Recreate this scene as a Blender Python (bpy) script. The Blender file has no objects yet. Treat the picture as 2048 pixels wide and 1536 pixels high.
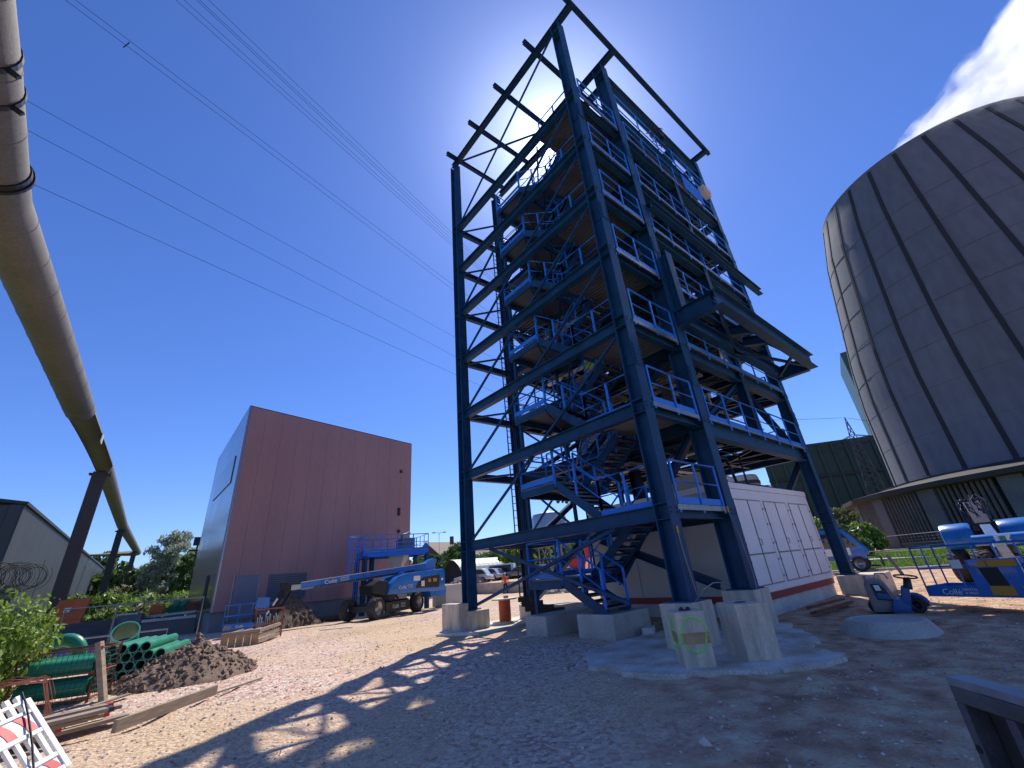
import bpy, bmesh, math, random
from mathutils import Vector, Matrix, noise as mnoise
R = math.radians
rnd = random.Random(7)
sc = bpy.context.scene
COL = sc.collection
V = Vector

# ---------------------------------------------------------------- camera
CAMZ = 1.8
def basis(yaw, pitch, roll):
    f = V((math.cos(yaw)*math.cos(pitch), math.sin(yaw)*math.cos(pitch), math.sin(pitch)))
    r = V((math.sin(yaw), -math.cos(yaw), 0)); u = r.cross(f)
    c, s = math.cos(roll), math.sin(roll)
    return c*r + s*u, -s*r + c*u, f
r_, u_, f_ = basis(R(49.1495), R(24.4215), R(-5.0314))
cam = bpy.data.objects.new('camera', bpy.data.cameras.new('camera'))
COL.objects.link(cam)
cam.matrix_world = Matrix(((r_.x, u_.x, -f_.x, 0), (r_.y, u_.y, -f_.y, 0), (r_.z, u_.z, -f_.z, CAMZ), (0, 0, 0, 1)))
cam.data.sensor_width = 36.0; cam.data.lens = 826.09/2048*36
cam.data.clip_start = 0.1; cam.data.clip_end = 6000
sc.camera = cam

# ---------------------------------------------------------------- sky and sun
SUN_AZ, SUN_EL = 36.6, 53.5
w = bpy.data.worlds.new("World"); sc.world = w; w.use_nodes = True
nt = w.node_tree; nt.nodes.clear()
sky = nt.nodes.new('ShaderNodeTexSky'); sky.sky_type = 'NISHITA'; sky.sun_disc = False
sky.sun_elevation = R(SUN_EL); sky.sun_rotation = R(90-SUN_AZ)
sky.altitude = 100; sky.air_density = 1.0; sky.dust_density = 0.25; sky.ozone_density = 3.0
hs = nt.nodes.new('ShaderNodeHueSaturation'); hs.inputs['Saturation'].default_value = 1.12
tint = nt.nodes.new('ShaderNodeMix'); tint.data_type = 'RGBA'; tint.blend_type = 'MULTIPLY'
tint.inputs[0].default_value = 1.0; tint.inputs[7].default_value = (0.50, 0.60, 0.92, 1)
bg = nt.nodes.new('ShaderNodeBackground'); bg.inputs[1].default_value = 0.14
# bright aureole of the air round the sun
sd = V((math.cos(R(SUN_EL))*math.cos(R(SUN_AZ)), math.cos(R(SUN_EL))*math.sin(R(SUN_AZ)), math.sin(R(SUN_EL))))
tc = nt.nodes.new('ShaderNodeTexCoord')
dot = nt.nodes.new('ShaderNodeVectorMath'); dot.operation = 'DOT_PRODUCT'
nrm = nt.nodes.new('ShaderNodeVectorMath'); nrm.operation = 'NORMALIZE'
nt.links.new(tc.outputs['Generated'], nrm.inputs[0])
nt.links.new(nrm.outputs[0], dot.inputs[0]); dot.inputs[1].default_value = sd
def mth(op, a, b=None):
    n = nt.nodes.new('ShaderNodeMath'); n.operation = op
    for k, x in enumerate((a, b)):
        if x is None: continue
        if isinstance(x, (int, float)): n.inputs[k].default_value = x
        else: nt.links.new(x, n.inputs[k])
    return n.outputs[0]
d0 = mth('MAXIMUM', dot.outputs['Value'], 0.0)
g1 = mth('MULTIPLY', mth('POWER', d0, 700.0), 14.0)
g2 = mth('MULTIPLY', mth('POWER', d0, 90.0), 4.0)
g3 = mth('MULTIPLY', mth('POWER', d0, 14.0), 0.25)
gs = mth('ADD', mth('ADD', g1, g2), g3)
gc = nt.nodes.new('ShaderNodeCombineColor')
nt.links.new(mth('MULTIPLY', gs, 0.86), gc.inputs[0]); nt.links.new(mth('MULTIPLY', gs, 0.95), gc.inputs[1]); nt.links.new(mth('MULTIPLY', gs, 1.12), gc.inputs[2])
addc = nt.nodes.new('ShaderNodeMix'); addc.data_type = 'RGBA'; addc.blend_type = 'ADD'; addc.inputs[0].default_value = 1.0; addc.clamp_result = False
out = nt.nodes.new('ShaderNodeOutputWorld')
nt.links.new(sky.outputs[0], hs.inputs['Color']); nt.links.new(hs.outputs[0], tint.inputs[6])
nt.links.new(tint.outputs[2], addc.inputs[6]); nt.links.new(gc.outputs[0], addc.inputs[7])
nt.links.new(addc.outputs[2], bg.inputs[0]); nt.links.new(bg.outputs[0], out.inputs[0])
sl = bpy.data.lights.new('sun', 'SUN'); sl.energy = 4.3; sl.angle = R(0.55); sl.color = (1.0, 0.93, 0.82)
so = bpy.data.objects.new('sun', sl); COL.objects.link(so)
so.rotation_euler = sd.to_track_quat('Z', 'Y').to_euler(); so.location = (0, 0, 60)
sc.view_settings.view_transform = 'Standard'; sc.view_settings.look = 'None'
sc.view_settings.exposure = 0.35; sc.view_settings.gamma = 1.0; sc.view_settings.use_curve_mapping = False

sc.cycles.volume_bounces = 8; sc.cycles.volume_step_rate = 2.0

# ---------------------------------------------------------------- helpers
OFF = {}
def thing(name, label, cat, loc=(0, 0, 0), rz=None, group=None):
    o = bpy.data.objects.new(name, None); COL.objects.link(o); o.empty_display_size = 0.3
    o.location = loc
    if rz is not None: o.rotation_euler = (0, 0, rz)
    OFF[o.name] = V(loc) if rz is None else V((0, 0, 0))
    return tag(o, label, cat, group)
def tag(o, label=None, cat=None, group=None, kind=None):
    if label: o['label'] = label
    if cat: o['category'] = cat
    if group: o['group'] = group
    if kind: o['kind'] = kind
    return o
def link_mesh(name, me, parent=None, mat=None):
    o = bpy.data.objects.new(name, me); COL.objects.link(o)
    if parent is not None:
        o.parent = parent; OFF[o.name] = OFF.get(parent.name, V((0, 0, 0)))
    else: OFF[o.name] = V((0, 0, 0))
    if mat: me.materials.append(mat)
    return o
def frame(d, up):
    d = d.normalized(); up = V(up)
    if abs(d.dot(up)) > 0.995: up = V((1, 0, 0)) if abs(d.x) < .9 else V((0, 1, 0))
    s = d.cross(up).normalized(); return s, s.cross(d).normalized()
class MB:
    def __init__(s): s.v = []; s.f = []; s.m = []; s.cm = 0
    def add(s, vs, fs):
        b = len(s.v); s.v += [tuple(p) for p in vs]
        s.f += [tuple(i+b for i in f) for f in fs]; s.m += [s.cm]*len(fs); return s
    def box(s, c, d, rz=0.0):
        c = V(c); hx, hy, hz = d[0]/2, d[1]/2, d[2]/2; cc, ss = math.cos(rz), math.sin(rz)
        P = [V((x*cc-y*ss, x*ss+y*cc, z))+c for z in (-hz, hz) for x, y in ((-hx, -hy), (hx, -hy), (hx, hy), (-hx, hy))]
        return s.add(P, [(3, 2, 1, 0), (4, 5, 6, 7), (0, 1, 5, 4), (1, 2, 6, 5), (2, 3, 7, 6), (3, 0, 4, 7)])
    def bx(s, x0, x1, y0, y1, z0, z1):
        return s.box(((x0+x1)/2, (y0+y1)/2, (z0+z1)/2), (abs(x1-x0), abs(y1-y0), abs(z1-z0)))
    def prof(s, p0, p1, poly, up=(0, 0, 1)):
        p0, p1 = V(p0), V(p1); a, b = frame(p1-p0, up); n = len(poly)
        vs = [p+a*q[0]+b*q[1] for p in (p0, p1) for q in poly]
        fs = [tuple(range(n))[::-1], tuple(range(n, 2*n))]+[(i, (i+1) % n, n+(i+1) % n, n+i) for i in range(n)]
        return s.add(vs, [tuple(reversed(f)) for f in fs])
    def bar(s, p0, p1, w, h=None, up=(0, 0, 1)):
        h = h or w; return s.prof(p0, p1, [(-w/2, -h/2), (w/2, -h/2), (w/2, h/2), (-w/2, h/2)], up)
    def ibeam(s, p0, p1, h, b, up=(0, 0, 1), tw=.014, tf=.022):
        H, B = h/2, b/2; t = tw/2
        return s.prof(p0, p1, [(-B, -H), (B, -H), (B, -H+tf), (t, -H+tf), (t, H-tf), (B, H-tf), (B, H), (-B, H), (-B, H-tf), (-t, H-tf), (-t, -H+tf), (-B, -H+tf)], up)
    def cyl(s, p0, p1, r0, r1=None, n=12, cap=True):
        r1 = r0 if r1 is None else r1; p0, p1 = V(p0), V(p1); a, b = frame(p1-p0, (0, 0, 1))
        vs = [p+(a*math.cos(t)+b*math.sin(t))*r for p, r in ((p0, r0), (p1, r1)) for t in [2*math.pi*i/n for i in range(n)]]
        fs = [(i, n+i, n+(i+1) % n, (i+1) % n) for i in range(n)]
        if cap: fs += [tuple(range(n)), tuple(range(2*n-1, n-1, -1))]
        return s.add(vs, fs)
    def tube(s, pts, r, n=6, close=False):
        pts = [V(p) for p in pts]; m = len(pts); rs = r if isinstance(r, (list, tuple)) else [r]*m
        vs = []; prev = None
        for i, p in enumerate(pts):
            if close: d = pts[(i+1) % m]-pts[i-1]
            else: d = pts[min(i+1, m-1)]-pts[max(i-1, 0)]
            if d.length < 1e-9: d = V((0, 0, 1))
            d.normalize()
            if prev is None: a, b = frame(d, (0, 0, 1))
            else:
                a = prev-d*prev.dot(d); a = a.normalized() if a.length > 1e-6 else frame(d, (0, 0, 1))[0]; b = a.cross(d)*-1; b = d.cross(a)
            prev = a
            vs += [p+(a*math.cos(2*math.pi*k/n)+b*math.sin(2*math.pi*k/n))*rs[i] for k in range(n)]
        fs = []
        for i in range(m if close else m-1):
            j = (i+1) % m
            fs += [(i*n+k, i*n+(k+1) % n, j*n+(k+1) % n, j*n+k) for k in range(n)]
        if not close: fs += [tuple(range(n))[::-1], tuple(range((m-1)*n, m*n))]
        return s.add(vs, fs)
    def lathe(s, c, prof, n=24, caps=False):
        c = V(c); vs = [c+V((r*math.cos(2*math.pi*k/n), r*math.sin(2*math.pi*k/n), z)) for r, z in prof for k in range(n)]
        fs = [(i*n+k, i*n+(k+1) % n, (i+1)*n+(k+1) % n, (i+1)*n+k) for i in range(len(prof)-1) for k in range(n)]
        if caps: fs += [tuple(range(n))[::-1], tuple(range((len(prof)-1)*n, len(prof)*n))]
        return s.add(vs, fs)
    def prism(s, poly, vec):
        n = len(poly); poly = [V(p) for p in poly]; vec = V(vec)
        return s.add(poly+[p+vec for p in poly], [tuple(range(n))[::-1], tuple(range(n, 2*n))]+[(i, (i+1) % n, n+(i+1) % n, n+i) for i in range(n)])
    def ball(s, c, r, seg=10, ring=6, sq=(1, 1, 1)):
        c = V(c); vs = [c+V((0, 0, -r*sq[2]))]
        for i in range(1, ring):
            t = math.pi*i/ring-math.pi/2
            vs += [c+V((r*math.cos(t)*math.cos(2*math.pi*k/seg)*sq[0], r*math.cos(t)*math.sin(2*math.pi*k/seg)*sq[1], r*math.sin(t)*sq[2])) for k in range(seg)]
        vs.append(c+V((0, 0, r*sq[2]))); fs = [(0, 1+(k+1) % seg, 1+k) for k in range(seg)]
        for i in range(ring-2): fs += [(1+i*seg+k, 1+i*seg+(k+1) % seg, 1+(i+1)*seg+(k+1) % seg, 1+(i+1)*seg+k) for k in range(seg)]
        L = len(vs)-1; b = 1+(ring-2)*seg; fs += [(b+k, b+(k+1) % seg, L) for k in range(seg)]
        return s.add(vs, fs)
    def corr(s, o, u, vv, pitch=.2, depth=.05, n=(0, 0, 1), th=.0):
        # corrugated sheet from corner o, ribs run along vv, repeat along u
        o, u, vv, n = V(o), V(u), V(vv), V(n); L = u.length; k = max(1, int(L/pitch)); ud = u/L
        pr = []
        for i in range(k):
            x = i*L/k; p = L/k
            pr += [(x, 0), (x+.3*p, 0), (x+.42*p, depth), (x+.88*p, depth)]
        pr.append((L, 0)); m = len(pr)
        vs = [o+ud*x+n*z+q for q in (V((0, 0, 0)), vv) for x, z in pr]
        return s.add(vs, [(i, i+1, m+i+1, m+i) for i in range(m-1)])
    def build(s, name, mat, parent=None, smooth=False, bevel=0):
        me = bpy.data.meshes.new(name)
        off = OFF.get(parent.name, V((0, 0, 0))) if parent is not None else V((0, 0, 0))
        me.from_pydata([(x-off.x, y-off.y, z-off.z) for x, y, z in s.v], [], s.f)
        mats = mat if isinstance(mat, (list, tuple)) else [mat]
        for q in mats: me.materials.append(q)
        if len(mats) > 1: me.polygons.foreach_set('material_index', s.m)
        me.update()
        bm = bmesh.new(); bm.from_mesh(me)
        bmesh.ops.recalc_face_normals(bm, faces=bm.faces)
        if bevel:
            bmesh.ops.bevel(bm, geom=[e for e in bm.edges if e.is_manifold and e.calc_face_angle(0) > .5], offset=bevel, segments=2, affect='EDGES', profile=.6, clamp_overlap=True)
        bm.to_mesh(me); bm.free()
        if smooth:
            me.polygons.foreach_set('use_smooth', [True]*len(me.polygons))
            try: me.set_sharp_from_angle(angle=R(38))
            except Exception: pass
        return link_mesh(name, me, parent)
def text(s, size, o, xd, yd, mat, parent, name='lettering', ex=.004, align='LEFT'):
    cu = bpy.data.curves.new('t', 'FONT'); cu.body = s; cu.size = size; cu.extrude = ex; cu.align_x = align; cu.resolution_u = 2
    to = bpy.data.objects.new('t', cu); COL.objects.link(to)
    dg = bpy.context.evaluated_depsgraph_get(); me = bpy.data.meshes.new_from_object(to.evaluated_get(dg))
    bpy.data.objects.remove(to); bpy.data.curves.remove(cu)
    xd = V(xd).normalized(); yd = V(yd).normalized(); zd = xd.cross(yd)
    off = OFF.get(parent.name, V((0, 0, 0))) if parent else V((0, 0, 0)); o = V(o)-off
    me.transform(Matrix(((xd.x, yd.x, zd.x, o.x), (xd.y, yd.y, zd.y, o.y), (xd.z, yd.z, zd.z, o.z), (0, 0, 0, 1))))
    me.materials.clear(); me.name = name
    return link_mesh(name, me, parent, mat)
def copy_tree(o, parent=None, remap=None):
    c = o.copy(); COL.objects.link(c); c.parent = parent
    if remap and c.data:
        for i, sl_ in enumerate(c.material_slots):
            if sl_.material and sl_.material.name in remap:
                sl_.link = 'OBJECT'; sl_.material = remap[sl_.material.name]
    for ch in [x for x in bpy.data.objects if x.parent == o]: copy_tree(ch, c, remap)
    return c
def pol(az, d): return V((math.cos(R(az))*d, math.sin(R(az))*d, 0))

# ---------------------------------------------------------------- materials
MATS = {}
def mat(name, col, rough=.55, metal=0., var=.18, scale=2.5, bump=0., bscale=30., col2=None, spec=.5, fine=.1, stretch=None, coat=0., amt=.5):
    if name in MATS: return MATS[name]
    m = bpy.data.materials.new(name); m.use_nodes = True; t = m.node_tree; N = t.nodes; L = t.links
    b = N['Principled BSDF']; tc = N.new('ShaderNodeTexCoord'); src = tc.outputs['Object']
    if stretch:
        mp = N.new('ShaderNodeMapping'); mp.inputs['Scale'].default_value = stretch; L.new(src, mp.inputs[0]); src = mp.outputs[0]
    n1 = N.new('ShaderNodeTexNoise'); n1.inputs['Scale'].default_value = scale; n1.inputs['Detail'].default_value = 6; L.new(src, n1.inputs[0])
    cr = N.new('ShaderNodeValToRGB'); e = cr.color_ramp.elements
    c = V(col[:3]); a = c*(1-var); z = V(col2[:3]) if col2 else c*(1+var)
    e[0].position = .5-amt*.5; e[0].color = (*a, 1); e[1].position = .5+amt*.5; e[1].color = (*z, 1)
    L.new(n1.outputs[0], cr.inputs[0]); colo = cr.outputs[0]
    if fine:
        n2 = N.new('ShaderNodeTexNoise'); n2.inputs['Scale'].default_value = scale*14; n2.inputs['Detail'].default_value = 4; L.new(src, n2.inputs[0])
        mr = N.new('ShaderNodeMapRange'); mr.inputs[1].default_value = .3; mr.inputs[2].default_value = .7; mr.inputs[3].default_value = 1-fine; mr.inputs[4].default_value = 1+fine; L.new(n2.outputs[0], mr.inputs[0])
        mx = N.new('ShaderNodeMix'); mx.data_type = 'RGBA'; mx.blend_type = 'MULTIPLY'; mx.inputs[0].default_value = 1; L.new(colo, mx.inputs[6]); L.new(mr.outputs[0], mx.inputs[7]); colo = mx.outputs[2]
    L.new(colo, b.inputs['Base Color'])
    rr = N.new('ShaderNodeMapRange'); rr.inputs[3].default_value = max(0, rough-.1); rr.inputs[4].default_value = min(1, rough+.1); L.new(n1.outputs[0], rr.inputs[0]); L.new(rr.outputs[0], b.inputs['Roughness'])
    b.inputs['Metallic'].default_value = metal; b.inputs['Specular IOR Level'].default_value = spec; b.inputs['Coat Weight'].default_value = coat
    if bump:
        nb = N.new('ShaderNodeTexNoise'); nb.inputs['Scale'].default_value = bscale; nb.inputs['Detail'].default_value = 5; L.new(src, nb.inputs[0])
        bp = N.new('ShaderNodeBump'); bp.inputs['Strength'].default_value = bump; bp.inputs['Distance'].default_value = .02; L.new(nb.outputs[0], bp.inputs['Height']); L.new(bp.outputs[0], b.inputs['Normal'])
    MATS[name] = m; return m
def leafmat(name, c1, c2, c3=None, trans=.35):
    m = bpy.data.materials.new(name); m.use_nodes = True; t = m.node_tree; N = t.nodes; L = t.links
    b = N['Principled BSDF']; g = N.new('ShaderNodeNewGeometry'); cr = N.new('ShaderNodeValToRGB'); e = cr.color_ramp.elements
    e[0].color = (*c1, 1); e[1].color = (*c2, 1)
    if c3: q = e.new(.85); q.color = (*c2, 1); e[1].color = (*c2, 1); e[2].color = (*c3, 1)
    L.new(g.outputs['Random Per Island'], cr.inputs[0]); L.new(cr.outputs[0], b.inputs['Base Color'])
    b.inputs['Roughness'].default_value = .45; b.inputs['Specular IOR Level'].default_value = .35
    tr = N.new('ShaderNodeBsdfTranslucent'); L.new(cr.outputs[0], tr.inputs[0]); mx = N.new('ShaderNodeMixShader'); mx.inputs[0].default_value = trans
    L.new(b.outputs[0], mx.inputs[1]); L.new(tr.outputs[0], mx.inputs[2]); L.new(mx.outputs[0], N['Material Output'].inputs[0]); return m
STEEL = mat('steel_blue_grey', (.008, .052, .128), .46, 0, .34, 1.9, fine=.08, spec=.28)
STEEL2 = mat('steel_dark_blue', (.007, .036, .092), .45, 0, .25, 1.6, fine=.08, spec=.25)
RAIL = mat('rail_blue', (.014, .19, .70), .4, 0, .15, 3, fine=.05)
GRAT = mat('galvanised', (.30, .31, .32), .38, .8, .2, 4)
GALV = mat('galvanised_sheet', (.12, .135, .175), .42, .3, .22, 1.2, fine=.06)
CONC = mat('concrete', (.44, .41, .355), .85, 0, .22, 1.6, .35, 25, fine=.14)
CONC2 = mat('concrete_pale', (.58, .55, .50), .85, 0, .25, 1.1, .3, 22, fine=.14)
CONCD = mat('concrete_stained', (.56, .48, .37), .85, 0, .3, 2.2, .4, 18, fine=.16, stretch=(2.5, 2.5, .5))
PLINTH = mat('plinth_grey', (.21, .21, .215), .8, 0, .2, 1.5, .3, 20)
CREAM = mat('panel_white', (.80, .80, .80), .38, 0, .06, 1.2, fine=.03)
CREAM2 = mat('panel_grey', (.50, .49, .46), .5, 0, .08, 1.2, fine=.03)
JOINT = mat('joint_dark', (.075, .08, .10), .7)
WIREM = mat('wire_matt', (.01, .012, .02), 1.0, spec=0.0)
SLABM = mat('slab_concrete', (.74, .70, .64), .9, 0, .12, 1.7, .5, 20, col2=(.42, .34, .26), fine=.2, amt=.34)
REDB = mat('base_red', (.30, .045, .04), .6, 0, .3, 4)
PINK = mat('cladding_maroon', (.35, .205, .21), .42, 0, .09, .5, fine=.05, stretch=(1, 1, .3))
SILV = mat('cladding_silver', (.24, .27, .31), .17, .9, .12, .35, fine=.03)
LIFT = mat('machine_blue', (.013, .155, .50), .3, 0, .1, 3, coat=.5, fine=.04)
LIFTD = mat('machine_blue_dusty_shade', (.02, .085, .26), .45, 0, .25, 5)  # dusty blue, darkened so the small machine's shadow sits in the colour
BLACK = mat('black_paint', (.016, .016, .018), .45, 0, .3, 5)
RUB = mat('rubber', (.045, .042, .04), .85, 0, .4, 9, .4, 60)
WHITE = mat('white_paint', (.78, .78, .76), .45, 0, .06, 3)
YEL = mat('yellow_sticker', (.52, .27, .03), .5, 0, .08, 8)
ORNG = mat('orange_panel', (.62, .115, .030), .5, 0, .14, .9, fine=.08)
GREENP = mat('pipe_green', (.02, .23, .135), .38, 0, .18, 3)
GREENL = mat('pipe_rim_green', (.10, .36, .27), .45, 0, .1, 5)
RUSTY = mat('rusty_red', (.25, .075, .045), .75, 0, .35, 8, .2)
WOOD = mat('weathered_wood', (.31, .245, .175), .8, 0, .35, 3, .3, 40, stretch=(1, 1, 6))
WOODL = mat('new_wood', (.42, .27, .14), .75, 0, .3, 4, .2, 40)
WOODD = mat('dark_timber', (.045, .034, .028), .85, 0, .4, 6, .4, 30)
PIPEC = mat('pipe_cladding', (.165, .15, .14), .72, 0, .16, .7, .5, 55, fine=.14)
DKSTEEL = mat('dark_frame', (.03, .034, .04), .6, 0, .25, 5)
RUSTB = mat('red_brown_column', (.06, .048, .048), .6, 0, .25, .6)
GLASS = mat('glass', (.02, .03, .04), .06, 0, .1, 1, spec=1.0)
REDP = mat('red_paint', (.52, .025, .03), .45, 0, .14, 3)
DGREEN = mat('green_cladding', (.030, .062, .052), .55, 0, .2, .08, fine=.06)
BRICK = mat('brick', (.17, .075, .05), .85, 0, .25, .6)
ROOFT = mat('roof_tiles', (.22, .17, .14), .8, 0, .2, .5)
SKIN = mat('skin', (.48, .29, .21), .5)
NAVY = mat('navy_cloth', (.015, .02, .04), .85)
HIVO = mat('hivis_orange', (.85, .10, .035), .7, 0, .08, 8)
HIVY = mat('hivis_yellow', (.48, .78, .05), .7, 0, .1, 8)
# ---------------------------------------------------------------- ground
def sstep(a, b, x):
    t = max(0, min(1, (x-a)/(b-a))); return t*t*(3-2*t)
def gh(x, y):
    d = math.hypot(x, y)
    n = mnoise.noise(V((x*.35, y*.35, 0)))*.05+mnoise.noise(V((x*1.3, y*1.3, 3)))*.022+mnoise.noise(V((x*4.1, y*4.1, 9)))*.012
    fl = 1-sstep(45, 90, d)
    h = n*fl-.012
    # wheel ruts curving across the yard
    for off_ in (-.9, .9, 2.6, 4.3):
        c_ = y-(9.2+off_-.32*x+.9*math.sin(x*.35+off_))
        if abs(c_) < .5 and -3 < x < 9: h -= .045*(1-(c_/.5)**2)*(1-sstep(6, 9, x)); h += .02*math.exp(-((abs(c_)-.42)/.1)**2)
    # rougher spoil on the right
    h += max(0, mnoise.noise(V((x*.8, y*.8, 20))))*.10*sstep(11, 14, x)*(1-sstep(22, 28, x))*(1-sstep(3.2, 4.6, y))
    h += 1.0*sstep(28.15, 28.6, x)*sstep(22, 28, y)
    return h
def axis(lo, hi, c0, c1, fine):
    a = []; x = c0
    while x <= c1: a.append(x); x += fine
    s = fine; x = c1
    while x < hi: s *= 1.16; x += s; a.append(min(x, hi))
    s = fine; x = c0; b = []
    while x > lo: s *= 1.16; x -= s; b.append(max(x, lo))
    return b[::-1]+a
gx = axis(-1500, 2500, -5, 29.6, .14); gy = axis(-1500, 2500, -3, 30, .14)
me = bpy.data.meshes.new('ground'); vs = [(x, y, gh(x, y)) for y in gy for x in gx]; nx = len(gx)
me.from_pydata(vs, [], [(j*nx+i, j*nx+i+1, (j+1)*nx+i+1, (j+1)*nx+i) for j in range(len(gy)-1) for i in range(nx-1)])
me.polygons.foreach_set('use_smooth', [True]*len(me.polygons))
GM = bpy.data.materials.new('site_ground'); GM.use_nodes = True; t = GM.node_tree; N = t.nodes; L = t.links; B = N['Principled BSDF']
tc = N.new('ShaderNodeTexCoord'); P = tc.outputs['Object']
def noi(s, d=5, src=P):
    n = N.new('ShaderNodeTexNoise'); n.inputs['Scale'].default_value = s; n.inputs['Detail'].default_value = d; L.new(src, n.inputs[0]); return n.outputs[0]
def ramp(src, pts):
    c = N.new('ShaderNodeValToRGB'); e = c.color_ramp.elements
    e[0].position, e[0].color = pts[0][0], (*pts[0][1], 1); e[1].position, e[1].color = pts[-1][0], (*pts[-1][1], 1)
    for p, q in pts[1:-1]: k = e.new(p); k.color = (*q, 1)
    L.new(src, c.inputs[0]); return c.outputs[0]
def mixc(f, a, b, bt='MIX'):
    m = N.new('ShaderNodeMix'); m.data_type = 'RGBA'; m.blend_type = bt
    if isinstance(f, float): m.inputs[0].default_value = f
    else: L.new(f, m.inputs[0])
    L.new(a, m.inputs[6]); L.new(b, m.inputs[7]); return m.outputs[2]
vo = N.new('ShaderNodeTexVoronoi'); vo.inputs['Scale'].default_value = 16; vo.inputs['Randomness'].default_value = 1; L.new(P, vo.inputs[0])
vo2 = N.new('ShaderNodeTexVoronoi'); vo2.inputs['Scale'].default_value = 34; L.new(P, vo2.inputs[0])
sepc = N.new('ShaderNodeSeparateColor'); L.new(vo.outputs['Color'], sepc.inputs[0])
pinkg = ramp(sepc.outputs[0], [(0, (0.276, 0.145, 0.117)), (.3, (0.552, 0.345, 0.276)), (.6, (0.690, 0.497, 0.400)), (.85, (0.780, 0.690, 0.580)), (1, (0.414, 0.373, 0.359))])
sep2 = N.new('ShaderNodeSeparateColor'); L.new(vo2.outputs['Color'], sep2.inputs[0])
tang = ramp(sep2.outputs[0], [(0, (0.320, 0.217, 0.137)), (.5, (0.577, 0.405, 0.255)), (1, (0.750, 0.609, 0.410))])
soil = ramp(noi(2.2, 8), [(.3, (0.262, 0.151, 0.089)), (.5, (0.523, 0.314, 0.199)), (.7, (0.637, 0.549, 0.354))])
dust = ramp(noi(9, 6), [(.3, (0.480, 0.340, 0.217)), (.7, (0.704, 0.522, 0.336))])
big = ramp(noi(.16, 3), [(.42, (0, 0, 0)), (.6, (1, 1, 1))])
mid = ramp(noi(.55, 4), [(.44, (0, 0, 0)), (.62, (1, 1, 1))])
gr = mixc(big, pinkg, tang); gr = mixc(mid, gr, mixc(.55, dust, gr))
# darker disturbed earth on the right of the yard
sx = N.new('ShaderNodeSeparateXYZ'); L.new(P, sx.inputs[0])
def mm(op, a, b=None, c=None):
    n = N.new('ShaderNodeMath'); n.operation = op
    for k, q in enumerate((a, b, c)):
        if q is None: continue
        if isinstance(q, (int, float)): n.inputs[k].default_value = q
        else: L.new(q, n.inputs[k])
    return n.outputs[0]
def mr(v, a, b):
    n = N.new('ShaderNodeMapRange'); n.interpolation_type = 'SMOOTHSTEP'; n.inputs[1].default_value = a; n.inputs[2].default_value = b; L.new(v, n.inputs[0]); return n.outputs[0]
jit = mm('MULTIPLY', mm('SUBTRACT', noi(.5, 4), .5), 5.0)
diag = mm('ADD', mm('SUBTRACT', sx.outputs[0], mm('MULTIPLY', sx.outputs[1], 1.25)), jit)
fr = mr(diag, -1.5, 2.5); soilm = mm('MULTIPLY', fr, mr(sx.outputs[0], 1.5, 4.0))
col = mixc(soilm, gr, mixc(mid, soil, mixc(.35, soil, tang)))
# grass green under the blades beyond the yard
far = mm('MULTIPLY', mr(mm('ADD', sx.outputs[0], jit), 38.5, 40), mm('SUBTRACT', 1.0, mr(sx.outputs[1], 19, 22)))
lft = mm('MULTIPLY', mm('SUBTRACT', 1.0, mr(mm('ADD', sx.outputs[0], mm('MULTIPLY', jit, .3)), -3.4, -2.2)), mr(sx.outputs[1], 4, 8))
far2 = mr(mm('ADD', sx.outputs[1], jit), 52, 60); grs = ramp(noi(3, 6), [(.3, (.05, .085, .018)), (.7, (.13, .18, .045))])
col = mixc(mm('MAXIMUM', lft, mm('MAXIMUM', far, far2)), col, grs)
L.new(col, B.inputs['Base Color']); B.inputs['Roughness'].default_value = .92; B.inputs['Specular IOR Level'].default_value = .25
bp = N.new('ShaderNodeBump'); bp.inputs['Strength'].default_value = .9; bp.inputs['Distance'].default_value = .03
hh = mm('ADD', mm('MULTIPLY', vo.outputs['Distance'], -.9), mm('MULTIPLY', noi(30, 6), .9)); hh = mm('ADD', hh, mm('MULTIPLY', noi(5, 6), 1.6)); L.new(hh, bp.inputs['Height']); L.new(bp.outputs[0], B.inputs['Normal'])
tag(link_mesh('ground', me, None, GM), kind='structure')

# loose stones lying on the yard
def stones(name, n, region, smin, smax, mt, seed):
    r = random.Random(seed); vs = []; fs = []
    base = [(1, 0, 0), (-1, 0, 0), (0, 1, 0), (0, -1, 0), (0, 0, 1), (0, 0, -1)]
    F = [(0, 2, 4), (2, 1, 4), (1, 3, 4), (3, 0, 4), (2, 0, 5), (1, 2, 5), (3, 1, 5), (0, 3, 5)]
    k = 0
    while k < n:
        az = r.uniform(-4, 112); d = 2.2+(region-2.2)*r.random()**.9; p = pol(az, d)
        if 6.9 < p.x < 10.5 and 3.1 < p.y < 6.6: continue
        if p.x > 3.5 and mnoise.noise(p*.4) < -.12 and r.random() < .7: continue
        s = smin+(smax-smin)*r.random()**5; b = len(vs)
        sx_, sy_, sz_ = s*r.uniform(.7, 1.3), s*r.uniform(.7, 1.3), s*r.uniform(.4, .8); a = r.random()*6.28; ca, sa = math.cos(a), math.sin(a); tx = r.uniform(-.4, .4)
        z = gh(p.x, p.y)+sz_*.35
        for q in base:
            x, y, zz = q[0]*sx_, q[1]*sy_, q[2]*sz_+q[0]*sx_*tx; j = 1+r.uniform(-.25, .25)
            vs.append((p.x+(x*ca-y*sa)*j, p.y+(x*sa+y*ca)*j, z+zz*j))
        fs += [tuple(i+b for i in f) for f in F]; k += 1
    me = bpy.data.meshes.new(name); me.from_pydata(vs, [], fs); tag(link_mesh(name, me, None, mt), kind='stuff')
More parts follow.
